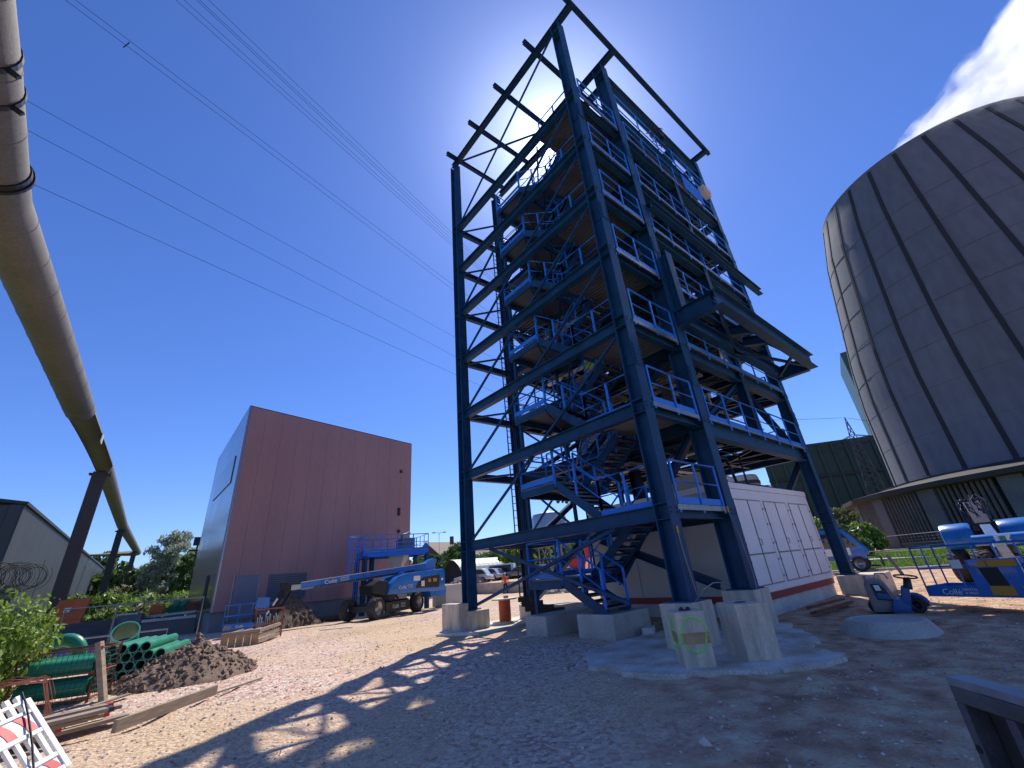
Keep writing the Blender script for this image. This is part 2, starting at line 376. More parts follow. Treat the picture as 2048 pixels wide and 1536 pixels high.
def stonemat(name, pts):
    m = bpy.data.materials.new(name); m.use_nodes = True; t = m.node_tree
    g = t.nodes.new('ShaderNodeNewGeometry'); c = t.nodes.new('ShaderNodeValToRGB'); e = c.color_ramp.elements
    e[0].color = (*pts[0], 1); e[1].color = (*pts[-1], 1)
    for i, p in enumerate(pts[1:-1]): k = e.new((i+1)/(len(pts)-1)); k.color = (*p, 1)
    t.links.new(g.outputs['Random Per Island'], c.inputs[0]); t.links.new(c.outputs[0], t.nodes['Principled BSDF'].inputs['Base Color']); t.nodes['Principled BSDF'].inputs['Roughness'].default_value = .85
    return m
STM = stonemat('stone_mix', [(0.276, 0.166, 0.138), (0.580, 0.400, 0.317), (0.414, 0.359, 0.317), (0.759, 0.635, 0.524), (0.331, 0.207, 0.179), (0.497, 0.469, 0.442)])
stones('gravel', 50000, 27, .006, .030, STM, 3)
stones('rubble', 420, 22, .02, .075, STM, 5)

# ---------------------------------------------------------------- steel tower
XA, XC, XD = 9.5, 12.47, 21.5; YB, YA = 5.71, 14.44; TOP = 24.3
LV = [3.0, 5.72, 8.4, 11.1, 13.75, 16.4, 19.25]
T = thing('steel_tower', 'tall open blue steel tower of columns, decks and stairs standing on concrete piers', 'steel tower', (XA, YB, 0))
def part(mb, name, m, **k): return mb.build(name, m, T, **k)
colz = {(XA, YA): .68, (XA, YB): .9, (XC, YB): .9, (XD, YB): .68, (XC, YA): .6, (XD, YA): .6}
for (x, y), z0 in colz.items():
    m = MB(); h = .42; b = .40
    if (x, y) == (XC, YB): h, b = .52, .46
    m.ibeam((x, y, z0+.03), (x, y, TOP-.15 if y == YB or x == XA else 23.4), h, b, up=(0, 1, 0), tw=.03, tf=.034)
    m.box((x, y, z0+.015), (b+.2, h+.2, .03))
    for z in LV+[23.6]:   # stiffener and splice plates
        m.box((x, y, z+.02), (b+.012, h-.07, .02)); m.box((x, y, z-.34), (b+.012, h-.07, .02))
    for z in [q+s_ for q in (7.1, 12.6, 17.9) for s_ in (-.27, -.16, -.05, .05, .16, .27)]+[q-.2 for q in LV[:-1]]+[q-.1 for q in LV[:-1]]:
        for s_ in (-.13, .13): m.box((x+s_, y-h/2-.028, z), (.035, .03, .035)); m.box((x-b/2+.1, y+s_*.7, z), (.02, .03, .03))
    for z in (7.1, 12.6, 17.9): m.box((x, y-h/2-.012, z), (b-.06, .02, .7)); m.box((x, y+h/2+.012, z), (b-.06, .02, .7)); m.box((x-.03, y, z), (.02, h-.12, .5))
    part(m, 'column', STEEL)
for (x, y) in ((17.0, YB), (17.0, YA), (15.2, 10.2)):
    part(MB().ibeam((x, y, 5.7 if y == YB else .5), (x, y, 19.2), .34, .34, up=(0, 1, 0)), 'column', STEEL2)
def beam(p0, p1, h=.34, b=.24, name='floor_beam', m=STEEL):
    part(MB().ibeam(p0, p1, h, b), name, m)
for i, z in enumerate(LV):
    c = z-.17
    beam((XA, YB+.2, c), (XA, YA-.2, c), .36, .24)
    beam((XA+.2, YA, c), (XC-.2, YA, c), .3, .2)
    beam((XA+.22, YB, c), (XC-.24, YB, c), .3, .2)
    beam((XC, YB+.27, c), (XC, YA-.2, c), .4, .26, m=STEEL2)
    if i:
        hh = .56 if i == 1 else .46
        beam((XC+.25, YB, z-hh/2), (XD-.2, YB, z-hh/2), hh, .3)
        beam((XC+.22, YA, z-.2), (XD-.2, YA, z-.2), .4, .26, m=STEEL2)
        beam((XD, YB+.2, z-.2), (XD, YA-.2, z-.2), .4, .26)
        m = MB()
        for x in (14.0, 15.5, 17.0, 18.5, 20.0): m.ibeam((x, YB+.16, z-.24), (x, YA-.14, z-.24), .24, .14)
        part(m, 'joist', STEEL2)
        m = MB()
        for y in (8.0, 10.2, 12.4): m.ibeam((XC+.14, y, z-.2), (XD-.14, y, z-.2), .3, .16)
        part(m, 'joist', STEEL2)
    # thin bracing below each stair-bay floor and the rods across the open left face
    m = MB(); zz = z-.30
    m.bar((XA+.2, YA-.2, zz), (XC-.1, 11.2, zz), .07); m.bar((XA+.2, 8.1, zz), (XC-.1, 10.9, zz), .07)
    part(m, 'plan_brace', STEEL2)
for i, z in enumerate(LV[:-2]):
    part(MB().bar((XA+.02, YA-.3, z+.05), (XA+.02, YB+.3, LV[i+2]-.42), .075), 'brace', STEEL)
part(MB().bar((XA+.02, YA-.3, .8), (XA+.02, YB+1.6, LV[0]-.36), .09), 'brace', STEEL)
part(MB().bar((XA+.02, YA-1.4, LV[0]-.36), (XA+.1, YB+1.6, .85), .09), 'brace', STEEL)
part(MB().bar((XA+.02, YA-.3, 19.4), (XA+.02, YB+.4, 24.1), .075), 'brace', STEEL)
# big diagonals
for p, q in (((XD, YB+.2, 5.2), (XD, 9.2, .7)), ((XC+.1, YB+.4, 5.3), (XC+.1, 9.9, 1.2)), ((XC+.1, 6.4, 1.0), (XC+.1, 10.4, 2.6)),
             ((16.9, YB+.1, 7.9), (13.2, YB+.1, 5.8)), ((17.1, YB+.1, 7.9), (20.9, YB+.1, 5.8)), ((16.9, YA, 7.9), (13, YA, 5.8)), ((17.1, YA, 7.9), (21, YA, 5.8)),
             ((XC+.05, YB+.5, 8.0), (XC+.05, 10.2, 5.8)), ((XC+.05, YB+.5, 13.4), (XC+.05, 10.2, 11.2)), ((XD, YB+.3, 10.9), (XD, YA-.3, 8.5)), ((XD, YA-.3, 13.4), (XD, YB+.3, 11.2)),
             ((13.0, YA, 13.5), (17, YA, 11.2)), ((17, YA, 11.0), (21, YA, 8.6)), ((13, YA, 3.0), (17, YA, 5.4)), ((XC+.1, YA-.3, .8), (XC+.1, 11.0, 2.8)), ((12.9, 14.3, 16.2), (17, 14.3, 13.9)), ((XC, 7.4, 23.2), (XC, YB+.3, 20.5)), ((XC+.2, 12.8, 19.2), (XC+.2, 8.2, 22.6))):
    part(MB().ibeam(p, q, .22, .22), 'brace', STEEL2)
for i in range(len(LV)-1):
    z0_, z1_ = LV[i]+.05, LV[i+1]-.42
    part(MB().bar((XC-.02, 11.3, z0_), (XC-.02, YA-.3, z1_), .07), 'brace', STEEL); part(MB().bar((XC-.06, YA-.3, z0_), (XC-.06, 11.3, z1_), .07), 'brace', STEEL)
    part(MB().bar((14.0, 10.2, z0_), (14.0, 10.2, z1_+.2), .16), 'hanger', STEEL2); part(MB().bar((19.0, 12.4, z0_), (19.0, 12.4, z1_+.2), .16), 'hanger', STEEL2)
# decks
for i, z in enumerate(LV):
    part(MB().corr((XA+.22, YB+.12, z+.01), (XC-XA-.35, 0, 0), (0, 2.15, 0), .16, .04), 'deck', GALV)
    if i:
        m = MB(); x0, x1, y0, y1 = XC+.2, XD-.25, YB+.1, YA-.12
        hx0, hx1, hy0, hy1 = ((17.2, 19.9, 7.2, 11.8), (15.8, 19.9, 7.2, 10.1), (17.0, 20.0, 8.1, 12.3), (16.2, 19.9, 6.9, 10.1), (17.2, 20.1, 8.2, 12.3), (15.7, 18.4, 10.3, 12.3))[i-1]
        for a, b_, c, d in ((x0, hx0, y0, y1), (hx1, x1, y0, y1), (hx0, hx1, y0, hy0), (hx0, hx1, hy1, y1)):
            m.corr((a, c, z+.01), (b_-a, 0, 0), (0, d-c, 0), .2, .05)
        part(m, 'deck', GALV)
        e = MB()   # cross bracing of angles under the floor
        for a in (XC+.3, 17.1):
            e.bar((a, YB+.2, z-.33), (a+3.6, 10, z-.33), .08); e.bar((a+3.6, YB+.2, z-.33), (a, 10, z-.33), .08)
            e.bar((a, 10.3, z-.33), (a+3.6, YA-.2, z-.33), .08); e.bar((a+3.6, 10.3, z-.33), (a, YA-.2, z-.33), .08)
        part(e, 'plan_brace', STEEL2)
for i, z in enumerate(LV[1:]):
    r2 = random.Random(50+i); m = MB()
    for k in range(5):
        x = XC+.4+k*.28; m.tube([(x, YB+.3, z-.5), (x, 9+r2.random()*3, z-.5), (x+r2.uniform(.3, 1.5), 12.5, z-.55), (x+1.0, 13.6, z-1.2)], r2.choice((.03, .05, .08)), 6)
    for k in range(3): y = 6.6+k*.5; m.tube([(XC+.6, y, z-.48), (17.0, y, z-.48), (17.0+k*.4, y, z-1.6), (20.6, y, z-1.6-.1*k)], (.035, .06, .09)[k], 6)
    part(m, 'pipework', GRAT if i % 2 else STEEL2)
    m = MB(); m.bar((XC+1.9, YB+.3, z-.55), (XC+1.9, 13.8, z-.55), .35, .08); m.bar((XC+.5, 8.9, z-.62), (20.8, 8.9, z-.62), .3, .08); part(m, 'cable_tray', GRAT)
# railings
def railing(pts, h=1.1, sp=1.25, toe=True, mid=True, end=True, m=None):
    m = m or MB(); pts = [V(p) for p in pts]
    m.tube([p+V((0, 0, h)) for p in pts], .031, 6)
    if mid: m.tube([p+V((0, 0, h*.52)) for p in pts], .022, 5)
    for a, b in zip(pts, pts[1:]):
        L_ = (b-a).length; k = max(1, round(L_/sp)); d = (b-a)/k; dd = V((d.x, d.y, 0)).normalized()
        for j in range(k+1):
            if j == k and b is not pts[-1]: continue
            p = a+d*j; m.bar(p-V((0, 0, .2)), p+V((0, 0, h)), .035, .07, up=dd)
        if toe and abs(b.z-a.z) < .05:
            n = V((-dd.y, dd.x, 0))*.03; m.bar(a+V((0, 0, .1))+n, b+V((0, 0, .1))+n, .012, .17)
    return m
def rl(pts, **k): part(railing(pts, **k), 'railing', RAIL)
e = .2
for i, z in enumerate(LV):
    rl([(XA+.32, YB-e, z), (XC-.32, YB-e, z)])
    part(MB().bx(XA+.22, XC-.26, YB-e-.02, YB-e+.03, z-.14, z-.01), 'deck_edge', GRAT)  # brighter metal than the deck, standing in for its lit pale edge
    if i:
        rl([(XC+.45, YB-e, z), (XD-.3, YB-e, z)], sp=1.3)
        rl([(XC+.3, YA+e-.1, z), (XD-.3, YA+e-.1, z)], sp=1.5, toe=False)
        rl([(XD+.12, YB+.4, z), (XD+.12, YA-.4, z)], sp=1.5)
        part(MB().bx(XC+.3, XD-.22, YB-e-.02, YB-e+.03, z-.06, z-.0), 'deck_edge', GRAT)  # pale strip again, the lit edge put into the colour
        rl([(XC+.4, 11.6, z), (16.6, 11.6, z)], sp=1.2, toe=False); rl([(13.8, 8.9, z), (13.8, 13.9, z)], sp=1.3, toe=False)
        if i in (1, 2, 4, 5):
            rl([(16.6, 8, z), (20.4, 8, z), (20.4, 11, z)], sp=1.2)
    rl([(XC+.05, 8.0, z), (XC+.05, YA-.3, z)], sp=1.3, toe=False) if i else None
# stairs : outer flight down from the half landing, inner flight up to the next floor
def flight(x0, x1, p, q, n, rails=(0, 1)):
    # p, q = (y, z) lower and upper ends
    for x in (x0, x1):
        part(MB().bar((x, p[0], p[1]-.06), (x, q[0], q[1]-.10), .05, .26), 'stair_stringer', STEEL)
    m = MB()
    for k in range(n):
        t_ = (k+.5)/n; y = p[0]+(q[0]-p[0])*t_; z = p[1]+(q[1]-p[1])*(k+1)/(n+1)
        m.bx(x0+.04, x1-.04, y-.13, y+.13, z-.04, z); m.bx(x0+.04, x1-.04, y-.13, y-.12, z-.09, z)
    part(m, 'stair_treads', GALV)
    for r in rails:
        x = (x0, x1)[r]
        rl([(x, p[0], p[1]), (x, q[0], q[1])], sp=1.1, toe=False, h=1.05)
MIDS = [1.52]+[z+1.38 for z in LV[:-1]]
flight(9.75, 10.75, (8.25, .62), (9.75, MIDS[0]), 5)
for k, zm in enumerate(MIDS):
    m = MB(); yl = 9.75 if k == 0 else 9.55
    m.bx(9.72, 12.3, yl, 11.2, zm-.06, zm)
    part(m, 'landing', GALV)
    m = MB()
    for x in (9.72, 12.3): m.bar((x, yl, zm-.18), (x, 11.2, zm-.18), .08, .22)
    for y in (yl+.03, 11.17): m.bar((9.76, y, zm-.18), (12.26, y, zm-.18), .08, .22)
    m.bar((9.8, yl+.1, zm-.26), (12.2, 11.1, zm-.26), .06)
    part(m, 'landing_frame', STEEL)
    m = MB()   # bright rail round the landing
    railing([(9.72, yl, zm), (9.72, 11.2, zm), (12.3, 11.2, zm), (12.3, yl, zm)], m=m, sp=1.15)
    part(m, 'railing', RAIL)
    for x_ in (9.85, 12.2): part(MB().bar((x_, 11.1, zm-.2), (x_, 11.1, .55 if k == 0 else zm-1.3), .11), 'landing_post', STEEL)
    # inner flight up
    flight(11.15, 12.15, (yl, zm), (7.85, LV[k]), 7, rails=(0, 1))
    if k < len(MIDS)-1:
        flight(9.75, 10.75, (7.85, LV[k]), (9.55, MIDS[k+1]), 7)
        rl([(9.75, YB+.3, LV[k]), (9.75, 7.85, LV[k])], sp=1.1)
    else: rl([(9.75, YB+.3, LV[k]), (9.75, 7.85, LV[k]), (11.1, 7.85, LV[k])], sp=1.1)
# roof level frame
z = 24.38
for x, y0, y1 in ((XA, 4.72, 14.65), (XC, 4.78, 14.6), (XD, 4.72, 6.0)):
    part(MB().ibeam((x, y0, z), (x, y1, z), .26, .26), 'rafter', STEEL2)
for y, x0, x1 in ((4.82, 9.05, 22.1), (7.17, 8.8, 15.0), (9.55, 8.8, 15.2), (11.9, 8.8, 13.2), (14.22, 8.8, 13.0)):
    part(MB().ibeam((x0, y, z+.24), (x1, y, z+.24), .2, .2), 'purlin', STEEL2)
part(MB().bar((XA+.1, 14.0, z-.1), (XC-.1, 9.7, z-.1), .08), 'plan_brace', STEEL2)
part(MB().ibeam((XC+.25, YB, 23.55), (XD-.2, YB, 23.55), .72, .34), 'crane_beam', STEEL)
part(MB().ibeam((XD-.02, YB+.2, 23.7), (XD-.02, 8.6, 23.7), .4, .3), 'rafter', STEEL2)
part(MB().ibeam((XC+.3, YB+.2, 23.4), (XC+.3, 14.3, 23.9), .3, .26), 'rafter', STEEL2)
part(MB().ibeam((18.9, YB-.05, 23.3), (18.9, 8.4, 22.6), .6, .5), 'crane_beam', STEEL2)
for a, b in (((12.7, 7.9, 22.2), (12.7, YB+.3, 20.3)), ((13.4, YB+.2, 22.4), (15.6, YB+.2, 19.6))):
    part(MB().bar(a, b, .14), 'brace', STEEL2)
# top floor with its parapet rail and grey machine housings
z = 21.55
m = MB(); m.corr((XC+.5, 8.6, z), (8.2, 0, 0), (0, 5.4, 0), .2, .05); part(m, 'deck', GALV)
for y in (8.6, 11.2, 13.9): beam((XC+.1, y, z-.2), (XD-.1, y, z-.2), .3, .2, m=STEEL2)
rl([(20.6, 8.5, z), (12.7, 8.5, z), (12.7, 13.9, z)], sp=1.3)
rl([(XC+.35, YB-e, 21.2), (XD-.35, YB-e, 21.2)], sp=1.6); beam((XC+.25, YB, 21.0), (XD-.2, YB, 21.0), .3, .3)
m = MB(); m.bx(XC+.2, XD-.3, YB+.1, 7.0, 21.15, 21.2); part(m, 'deck', GALV)
# cantilever lifting frame on the right face
m = MB(); z = 9.28
part(MB().ibeam((12.35, 4.02, z), (21.3, 4.02, z), .62, .34), 'lifting_beam', STEEL)
part(MB().ibeam((12.35, 5.35, z), (21.45, 5.35, z), .5, .3), 'lifting_beam', STEEL)
part(MB().ibeam((12.5, 4.2, z-.02), (12.5, 5.6, z-.02), .6, .3), 'lifting_beam', STEEL)
part(MB().ibeam((21.3, 4.2, z-.02), (21.3, 5.9, z-.02), .6, .3), 'lifting_beam', STEEL)
part(MB().ibeam((12.65, 5.3, 8.95), (12.65, 5.3, 12.15), .3, .42, up=(0, 1, 0)), 'hanger', STEEL)
for x in (17.0, 18.6): part(MB().ibeam((x, 4.1, z+.5), (x, 5.6, z+1.0), .4, .3), 'lifting_beam', STEEL2)
for a, b in (((12.6, 4.1, z-.2), (16.5, 5.3, z-.2)), ((16.5, 5.3, z-.2), (21.2, 4.1, z-.2)), ((19.0, 4.1, z-.25), (20.9, 5.3, z-.25)), ((14.6, 4.1, z-.3), (14.6, 5.3, z+1.8)), ((19.9, 4.05, z-.2), (20.4, 5.4, z+1.6))):
    part(MB().bar(a, b, .1), 'brace', STEEL2)
# second monorail sticking out past the far column
part(MB().ibeam((12.7, 5.3, 14.72), (23.2, 5.3, 14.72), .34, .26), 'monorail', STEEL)
# cable ladders clipped beside the far left column
m = MB(); m.bar((XC-.35, 14.2, .7), (XC-.35, 14.2, 20), .04); m.bar((XC-.75, 14.2, .7), (XC-.75, 14.2, 20), .04)
for k in range(64): m.bar((XC-.73, 14.2, .9+k*.3), (XC-.37, 14.2, .9+k*.3), .025)
part(m, 'cable_ladder', DKSTEEL)
# plant carried inside
m = MB()
m.lathe((18.4, 9.8, 5.9), [(.3, 0), (.5, .6), (1.15, 1.5), (1.15, 4.6), (.9, 5.0)], 20, True); part(m, 'hopper', CREAM2, smooth=True)
m = MB(); m.lathe((18.2, 10.3, 13.9), [(.25, 0), (1.0, 1.0), (1.0, 3.6), (.4, 4.2), (.4, 6)], 20, True); part(m, 'hopper', CREAM2, smooth=True)
m = MB(); m.tube([(14.6, 7.6, 5.9), (14.6, 7.6, 12), (15.6, 8.6, 13.4), (15.6, 8.6, 18.8)], .22, 10); part(m, 'duct', GALV, smooth=True)
m = MB(); m.tube([(19.6, 7.0, 11.3), (19.6, 7.0, 16.2), (18.5, 7.4, 17.6), (16, 7.6, 18.6)], .26, 10); part(m, 'duct', CREAM2, smooth=True)
m = MB(); m.tube([(17.2, 7.0, 22.6), (18.0, 7.0, 22.3), (18.9, 7.1, 21.4), (19.3, 7.3, 20.2)], .16, 8); part(m, 'duct', GALV, smooth=True)
for x, y, z, d in ((16.0, 12.4, 6.6, (1.6, 1.0, 1.5)), (20.4, 9.2, 9.3, (1.2, 1.3, 1.6)), (14.4, 9.6, 12.0, (1.4, 1.2, 1.5)), (16.4, 7.4, 17.2, (1.5, 1.1, 1.3)), (19.5, 9.5, 20.2, (1.8, 1.4, 1.4)), (14.5, 8.2, 20.0, (1.2, 1.0, 1.2))):
    m = MB(); m.box((x, y, z), d); m.box((x, y, z+d[2]/2+.08), (d[0]*.6, d[1]*.6, .16)); part(m, 'machine_box', CREAM2, bevel=.03)
m = MB(); m.bx(20.3, 21.0, 5.25, 5.6, 20.55, 21.15); m.bx(20.4, 20.9, 5.18, 5.25, 20.65, 21.0); part(m, 'junction_box', CREAM2, bevel=.03)
m = MB(); m.corr((17.8, 5.42, 19.3), (2.1, 0, 0), (0, 0, 1.1), .14, .02, n=(0, 1, 0)); part(m, 'wind_screen', RAIL)
# loose cables under the top crane beam
m = MB(); r0 = random.Random(2)
for k in range(9):
    a = V((16.6+r0.uniform(-.6, .6), YB-.2, 22.9)); pts = [a+V((r0.uniform(-.5, .5), r0.uniform(-.3, .3), -.12*j+r0.uniform(-.15, .15))) for j in range(7)]
    m.tube(pts, .022, 5)
m.tube([(12.9, 5.4, 23.1), (15.8, 5.4, 22.9), (16.4, 5.4, 22.5)], .02, 5); m.box((16.9, 5.5, 22.7), (.5, .3, .35))
part(m, 'cable_loop', BLACK)
# white banner hanging behind the rail, letters and swoosh in blue
BX, BZ = 16.4, 5.98
bt = thing('banner', 'white banner with blue letters hung behind the rail under the lifting frame', 'banner', (16.2, 5.72, 8.5))
m = MB(); n_ = 12; vs = []
for j in range(5):
    for i in range(n_+1): vs.append((16.25+1.75*i/n_, 5.78+.04*math.sin(i*1.3+j*.6), 9.62-.95*j/4-.05*math.sin(i*.5)))
k = len(vs); vs += [(x, y+.012, z) for x, y, z in vs]
fs = [(j*(n_+1)+i, j*(n_+1)+i+1, (j+1)*(n_+1)+i+1, (j+1)*(n_+1)+i) for j in range(4) for i in range(n_)]
m.add(vs, fs+[tuple(q+k for q in f[::-1]) for f in fs]); m.build('cloth', WHITE, bt)
text('BIND', .48, (16.5, 5.70, 9.02), (1, 0, 0), (0, 0, 1), RAIL, bt)
m = MB(); m.tube([(16.45, 5.70, 8.98), (16.9, 5.70, 8.86), (17.4, 5.70, 8.86), (17.8, 5.70, 8.96)], .035, 5); m.build('swoosh', RAIL, bt)

# ---------------------------------------------------------------- people
def person(name, label, loc, rz, J, cloth, hat, lower=NAVY, vest=True):
    """J: joints in local metres, y forward"""
    t = thing(name, label, 'person', loc, rz)
    def skin(nm, chains, m, sub=1):
        vs = []; es = []; rs = []; idx = {}
        for ch in chains:
            prev = None
            for q, r in ch:
                key = tuple(round(c, 3) for c in q)
                if key not in idx: idx[key] = len(vs); vs.append(q); rs.append(r)
                i = idx[key]
                if prev is not None and prev != i: es.append((prev, i))
                prev = i
        me = bpy.data.meshes.new(nm); me.from_pydata(vs, es, []); o = bpy.data.objects.new(nm, me); COL.objects.link(o)
        md = o.modifiers.new('s', 'SKIN'); md.use_smooth_shade = True
        for i, r in enumerate(rs): me.skin_vertices[0].data[i].radius = (r, r)
        me.skin_vertices[0].data[0].use_root = True
        s2 = o.modifiers.new('b', 'SUBSURF'); s2.levels = sub; s2.render_levels = sub
        dg = bpy.context.evaluated_depsgraph_get(); m2 = bpy.data.meshes.new_from_object(o.evaluated_get(dg)); bpy.data.objects.remove(o)
        m2.materials.clear(); m2.name = nm; return link_mesh(nm, m2, t, m)
    P = J
    pel = P['pel']; ch = P['ch']; nk = P['nk']; hd = P['hd']
    chains = [[(pel, .14), (P['wa'], .125), (ch, .15), (nk, .06), (hd, .095), ((hd[0], hd[1]+.01, hd[2]+.09), .08)]]
    for s in ('l', 'r'):
        chains.append([(pel, .14), (P[s+'hip'], .095), (P[s+'kn'], .065), (P[s+'an'], .045), (P[s+'toe'], .04)])
        chains.append([(ch, .15), (P[s+'sh'], .065), (P[s+'el'], .045), (P[s+'wr'], .032)])
    skin('body', chains, SKIN)
    # hands with five fingers each
    for s, sg in (('l', -1), ('r', 1)):
        wr = V(P[s+'wr']); d = (wr-V(P[s+'el'])).normalized(); a, b = frame(d, (0, 0, 1)); palm = wr+d*.075
        cs = [[(tuple(wr), .028), (tuple(palm), .036)]]
        for k in range(4):
            o0 = palm+a*(k-1.5)*.019; L_ = (.062, .072, .068, .052)[k]
            cs.append([(tuple(palm), .036), (tuple(o0+d*.02), .009), (tuple(o0+d*(.02+L_*.5)-b*.008), .0085), (tuple(o0+d*(.02+L_*.9)-b*.026), .007)])
        o0 = wr+d*.035+a*.034; cs.append([(tuple(palm), .036), (tuple(o0), .011), (tuple(o0+a*.02+d*.03-b*.012), .009), (tuple(o0+a*.022+d*.055-b*.02), .008)])
        skin('hand', cs, SKIN)
    # clothes
    q = [[((pel[0], pel[1], pel[2]-.04), .185), (P['wa'], .18), (ch, .185), ((nk[0], nk[1], nk[2]-.05), .085)]]
    for s in ('l', 'r'):
        w_ = V(P[s+'wr']); e_ = V(P[s+'el']); q.append([(ch, .18), (P[s+'sh'], .085), (P[s+'el'], .065), (tuple(w_.lerp(e_, .12)), .05)])
    skin('jacket', q, cloth)
    q = [[((pel[0], pel[1], pel[2]+.02), .16), (pel, .165)]]
    for s in ('l', 'r'): q.append([(pel, .165), (P[s+'hip'], .118), (P[s+'kn'], .085), (P[s+'an'], .07)])
    skin('trousers', q, lower)
    for s in ('l', 'r'):
        a_ = V(P[s+'an']); b_ = V(P[s+'toe']); m = MB(); m.tube([a_+V((0, -.05, -.03)), a_+V((0, 0, -.02)), b_, b_+(b_-a_).normalized()*.05], [.05, .06, .05, .035], 8); m.build('boot', BLACK, t, smooth=True)
    m = MB(); c = V(hd)+V((0, .0, .085)); m.lathe(c, [(.135, -.01), (.135, .005), (.118, .02), (.11, .07), (.075, .12), (.0, .135)], 16); m.box(c+V((0, .12, 0)), (.14, .09, .012)); m.build('helmet', hat, t, smooth=True)
    m = MB(); h_ = V(hd)
    for sx_ in (-1, 1): m.ball(h_+V((sx_*.035, .09, .03)), .014, 6, 4); m.ball(h_+V((sx_*.098, 0, .02)), .024, 6, 4, (.5, 1, 1.3))
    m.ball(h_+V((0, .105, .0)), .018, 6, 4, (.8, 1, 1.2)); m.box(h_+V((0, .094, -.045)), (.05, .012, .012)); m.build('face', SKIN, t, smooth=True)
    return t
J1 = dict(pel=(0, 0, .95), wa=(0, .0, 1.1), ch=(0, .0, 1.36), nk=(0, .02, 1.52), hd=(0, .04, 1.64),
          lhip=(-.1, 0, .88), rhip=(.1, 0, .88), lkn=(-.13, .02, .5), rkn=(.12, .0, .5), lan=(-.15, -.02, .1), ran=(.15, -.03, .1), ltoe=(-.17, .14, .05), rtoe=(.18, .13, .05),
          lsh=(-.2, 0, 1.42), rsh=(.2, 0, 1.42), lel=(-.28, -.03, 1.15), rel=(.29, -.03, 1.15), lwr=(-.29, .06, .93), rwr=(.29, .08, .93))
person('person', 'person in orange hi-vis jacket and white helmet standing by the low wall', (27.55, 35.5, gh(27.5, 35.5)), R(-40), J1, HIVO, WHITE)
J2 = dict(J1); J2.update(lkn=(-.11, .2, .62), lan=(-.12, .12, .28), ltoe=(-.12, .27, .23), rwr=(.36, .25, 1.12), rel=(.30, .02, 1.15))
person('person', 'person in bright yellow hi-vis vest climbing the blue tower stairs', (11.65, 8.85, 7.62), R(180), J2, HIVY, WHITE)

# ---------------------------------------------------------------- foundations
def block(name, label, cat, boxes, m, bev=.02, group=None, parts=()):
    mb = MB()
    for b in boxes: mb.bx(*b)
    o = mb.build(name, m, None, bevel=bev); return tag(o, label, cat, group)
block('concrete_pier', 'pair of joined concrete blocks under the far left tower column', 'concrete pier', [(8.85, 9.25, 14.15, 15.35, -.2, .92), (9.252, 10.02, 13.95, 14.95, -.2, .66)], CONCD)
block('concrete_beam', 'long low concrete foundation beam under the stair posts', 'concrete beam', [(9.5, 12.9, 10.4, 11.35, -.2, .52), (12.2, 13.1, 11.352, 14.9, -.2, .56)], CONC)
block('concrete_block', 'square concrete block under the foot of the first stair flight', 'concrete block', [(9.68, 11.3, 8.02, 9.3, -.2, .58)], CONC)
block('concrete_pier', 'upright concrete pier under the front corner column, half hidden by the marked pier', 'concrete pier', [(9.0, 9.95, 5.35, 6.1, -.2, .9)], CONCD)
block('concrete_pier', 'concrete pier under the thick front column, behind the plain leaning-looking pier', 'concrete pier', [(12.0, 12.95, 5.3, 6.15, -.2, .9)], CONCD)
block('concrete_pier', 'long concrete pier under the far right tower column beside the grass', 'concrete pier', [(21.0, 22.6, 4.6, 6.0, -.2, .66)], CONCD)
block('concrete_footing', 'concrete footing under the back right column', 'concrete footing', [(21.0, 22.1, 14.0, 15.0, -.2, .66), (20.9, 22.2, 13.9, 15.1, -.2, .2)], CONC)
# the two free standing piers on the slab
def pier(c, rz, w1, w2, h, label, marks=False):
    t = thing('concrete_pier', label, 'concrete pier', (c[0], c[1], -.05), rz)
    m = MB(); a, b = w1/2, w2/2
    m.bx(-a, a, -b, b, 0, h-.001); m.build('shaft', CONCD, t, bevel=.03)
    m = MB(); m.cyl((0, 0, h-.002), (0, 0, h+.004), .11, n=16)
    if marks: m.ball((-.05, .02, h+.01), .045, 8, 6); m.ball((.07, .02, h+.01), .045, 8, 6)
    m.build('socket', BLACK, t)
    if marks:
        GP = mat('spray_green', (.25, .85, .12), .7, 0, .2, 8)
        for ax in (0, 1):
            m = MB(); pts = []
            for k in range(22):
                th = 2*math.pi*k/22; u = math.cos(th)*.245+.02*math.sin(3*th); z = h-.36+math.sin(th)*.27
                pts.append((u*(a/.3), -b-.004, z) if ax == 0 else (-a-.004, u*(b/.3), z))
            m.tube(pts, .013, 4, close=True); m.build('paint_ring', GP, t)
            m = MB()
            if ax == 0: m.bx(-a+.03, a-.003, -b-.006, -b+.02, h-.50, h-.33)
            else: m.bx(-a-.006, -a+.02, -b+.06, b-.08, h-.50, h-.33)
            m.build('timber_inset', WOODL, t)
    return t
pier((7.97, 4.87), R(-45), .53, .60, .95, 'concrete pier sprayed with green rings round wooden insets, front of the slab', True)
pier((8.98, 4.28), R(-37), .62, .74, .98, 'plain streaked concrete pier standing alone on the pale slab')
m = MB(); pts = [(8.0, 7.6), (7.0, 6.6), (6.9, 5.2), (7.6, 4.3), (8.3, 3.5), (9.2, 3.05), (9.9, 3.1), (10.0, 3.8), (11.1, 3.9), (12.2, 4.6), (13.2, 5.2), (13.2, 6.0), (11.6, 7.4), (9.6, 7.7)]
rr_ = random.Random(4); pp = []
for a, b in zip(pts, pts[1:]+pts[:1]):
    for k in range(6): q = V((*a, 0)).lerp(V((*b, 0)), k/6); pp.append((q.x+rr_.uniform(-.10, .10), q.y+rr_.uniform(-.10, .10), -.1))
m.prism(pp, (0, 0, .15)); tag(m.build('concrete_slab', SLABM, None), 'irregular pale concrete blinding slab around the two free standing piers', 'slab')
